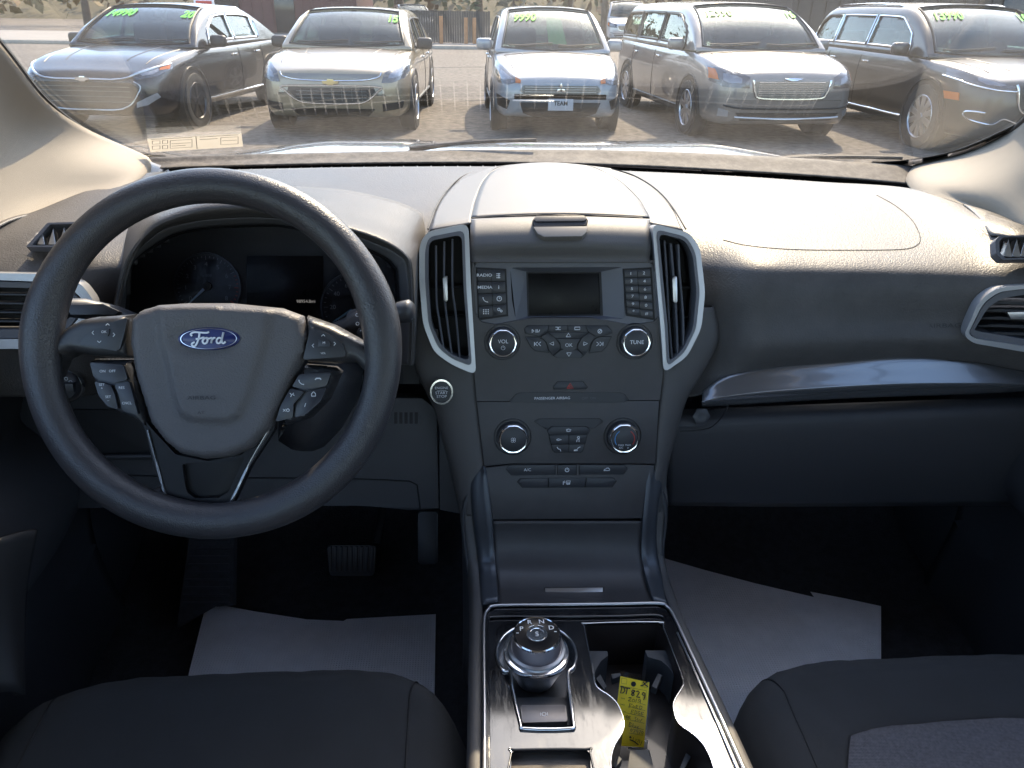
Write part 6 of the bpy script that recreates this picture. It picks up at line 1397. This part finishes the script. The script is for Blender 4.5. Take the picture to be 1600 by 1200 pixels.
sg = thing('roadside_sign', 'small white and red sign in front of the maroon building', 'sign', (-11.6, 40, 0))
box('post', (-11.6, 40, .6), (.08, .08, 1.2), CBLK, sg, 0); box('panel', (-11.6, 39.93, 1.35), (.9, .05, .55), mat('sign_white', (.75, .75, .75), .5), sg, .01); box('red_band', (-11.6, 39.89, 1.38), (.7, .03, .14), REDP, sg, 0)
# bin enclosure with timber posts
DKB = mat('dark_enclosure_panel', (.035, .033, .032), .6, vary=.2, vscale=2); WOODP = mat('orange_brown_post', (.40, .19, .08), .75, vary=.2, vscale=6)
ec = gp(700, 68); E0 = ec.y
en = thing('fence', 'dark boarded enclosure fence behind the gold sedan and white car', 'fence', (ec.x, E0, 0))
xa, xb = gp(640, 68).x*E0/gp(640, 68).y, gp(765, 68).x
random.seed(3)
nb = 34
for i in range(nb): box('board', (xa+(xb-xa)*(i+.5)/nb, E0+.1+.01*random.random(), .62+.02*random.random()), ((xb-xa)/nb*.92, .03, 1.22), DKB, en, 0)
for px_, hh_ in ((690, 1.05), (728, 1.0), (741, 1.0)):
    q = gp(px_, 68); tt = box('timber_post', (q.x, q.y-.3, hh_/2), (.15, .15, hh_), WOODP, None, .01)
    props(tt, {690: 'orange brown bollard post alone in front of the dark fence', 728: 'left of the close pair of orange brown bollard posts', 741: 'right of the close pair of orange brown bollard posts'}[px_], 'post', 'timber posts before the dark fence')
# parked far car and trailer seen between the white car and the minivan
q = gp(655, 60)
make_car('dark blue car far back beside the enclosure fence', carpaint('far_blue_paint', (.02, .04, .07)), (q.x, q.y+.5, 0), R(12), 4.6, 1.8, 1.45, .92, 1.2, 2.0, 3.2, 4.3, .93, .74, .33, .9, 3.6, .02, seats=False, front=dict(build=f_gold), side=[2.5, 3.4])
q = gp(985, 70)
make_car('pale silver van far back between the white hatchback and the minivan', carpaint('far_silver_paint', (.42, .43, .46), .2), (q.x, q.y+.5, 0), R(-6), 5.0, 1.95, 1.75, 1.05, 1.0, 1.9, 4.4, 4.9, 1.05, .84, .33, .95, 3.9, .9, seats=False, front=dict(build=f_van), side=[2.6, 3.7])
# trees: tapered trunk, limbs, crown of many small leaf clumps
BARK = mat('bark', (.09, .07, .055), .9, grain=(20, .02, 'noise'), vary=.2)
def leafm(n, c): return mat(n, c, .7, vary=.45, vscale=1.3)
LFS = [leafm('leaf_green', (.045, .060, .02)), leafm('leaf_rust', (.10, .055, .02)), leafm('leaf_olive', (.065, .062, .025)), leafm('leaf_gold', (.15, .10, .03))]
def tree(x, y, h, rad, m, lab, seed):
    rnd = random.Random(seed); t = thing('tree', lab, 'tree', (x, y, 0), 'trees beyond the lot')
    tube('trunk', [(x, y, 0), (x+.1*rnd.uniform(-1, 1), y, h*.25), (x+.3*rnd.uniform(-1, 1), y, h*.55), (x, y, h*.8)], [.05*h*.6, .035*h*.6, .02*h*.6, .01*h*.6], BARK, t, 8)
    for k in range(5):
        a = rnd.uniform(0, 6.28); z = h*rnd.uniform(.3, .55); tube('limb', [(x, y, z), (x+math.cos(a)*rad*.4, y+math.sin(a)*rad*.4, z+h*.12), (x+math.cos(a)*rad*.75, y+math.sin(a)*rad*.75, z+h*.25)], [.07, .05, .02], BARK, t, 6)
    V = []; F = []
    cl = [(rnd.gauss(0, .42), rnd.gauss(0, .42), rnd.uniform(-.55, .5)) for _ in range(26)]
    for _ in range(1500):
        c = rnd.choice(cl); p = Vector((x+(c[0]+rnd.gauss(0, .17))*rad, y+(c[1]+rnd.gauss(0, .17))*rad, h*.58+(c[2]+rnd.gauss(0, .12))*h*.55))
        if p.z < .5: continue
        s = rnd.uniform(.10, .24); a = Vector((rnd.uniform(-1, 1), rnd.uniform(-1, 1), rnd.uniform(-1, 1))).normalized(); b = a.orthogonal().normalized(); k = len(V)
        V += [p-a*s, p+b*s*.6, p+a*s, p-b*s*.6]; F.append((k, k+1, k+2, k+3))
    o = mesh('crown', V, F, m, t, 0)
tl = [(-30, 56, 'rust leaved tree far beyond the road at the left edge', 1), (-22, 52, 'low olive bushy tree beyond the road behind the dark sedan', 2), (-3.4, 50, 'dark green tree between the maroon building and the gold sedan roof', 0), (1.2, 47, 'broad green tree straight behind the gold sedan', 0), (3.0, 44, 'gold leaved autumn tree right of the gold sedan roof', 3), (6.0, 46, 'rust brown autumn tree above the enclosure fence', 1), (9.5, 50, 'olive tree behind the small white hatchback', 2), (13.5, 52, 'tall green tree behind the pale far van', 0), (-14, 60, 'tall green tree rising behind the maroon building', 0), (-40, 60, 'olive tree farthest left beyond the road', 2)]
for k, (x, y, lb, m) in enumerate(tl): tree(x, y, 7+(k*37 % 5), 4.2, LFS[m], lb, k+1)
EARTH = mat('hillside_ground', (.10, .085, .05), .95, vary=.3, vscale=.2)
hill = surf('hillside', [[(x, y, z*(1+.25*math.sin(x*.07+1))-.1) for x in range(-160, 121, 20)] for y, z in ((66, 0), (74, 3), (86, 8), (110, 14), (150, 17))], EARTH, None, 3, 3); hill['kind'] = 'structure'; hill['label'] = 'wooded slope rising behind the lot'
rnd = random.Random(5); V = []; F = []; FM = []
for _ in range(16000):
    x = rnd.uniform(-150, 110); y = rnd.uniform(63, 92); hm = 2.5+3.5*(math.sin(x*.31)+math.sin(x*.83+1)+1.6)/3
    z0 = max(0, (y-66)*.36); p = Vector((x, y, z0+rnd.uniform(.2, hm))); s_ = rnd.uniform(.25, .6)
    a = Vector((rnd.uniform(-1, 1), rnd.uniform(-1, 1), rnd.uniform(-1, 1))).normalized(); b = a.orthogonal().normalized(); k = len(V)
    V += [p-a*s_, p+b*s_*.6, p+a*s_, p-b*s_*.6]; F.append((k, k+1, k+2, k+3)); FM.append(int((math.sin(x*.37)+math.sin(x*.9+2)+2)*.99+rnd.uniform(0, .9)) % 4)
wd = mesh('woodland', V, F, None, None, 0, mats=LFS, fm=FM); wd['kind'] = 'stuff'; wd['label'] = 'mixed autumn woodland covering the slope behind the lot'
pole = thing('utility_pole', 'thin dark pole standing behind the white hatchback', 'pole', (4.6, 27, 0)); tube('shaft', [(4.6, 27, 0), (4.6, 27, 7)], [.11, .08], BARK, pole, 8); box('cross_arm', (4.6, 27, 6.4), (1.8, .1, .12), BARK, pole, .01)

for o in [o for o in COL.objects if o not in OUT0 and o.parent is None]: o.location.z += GZ
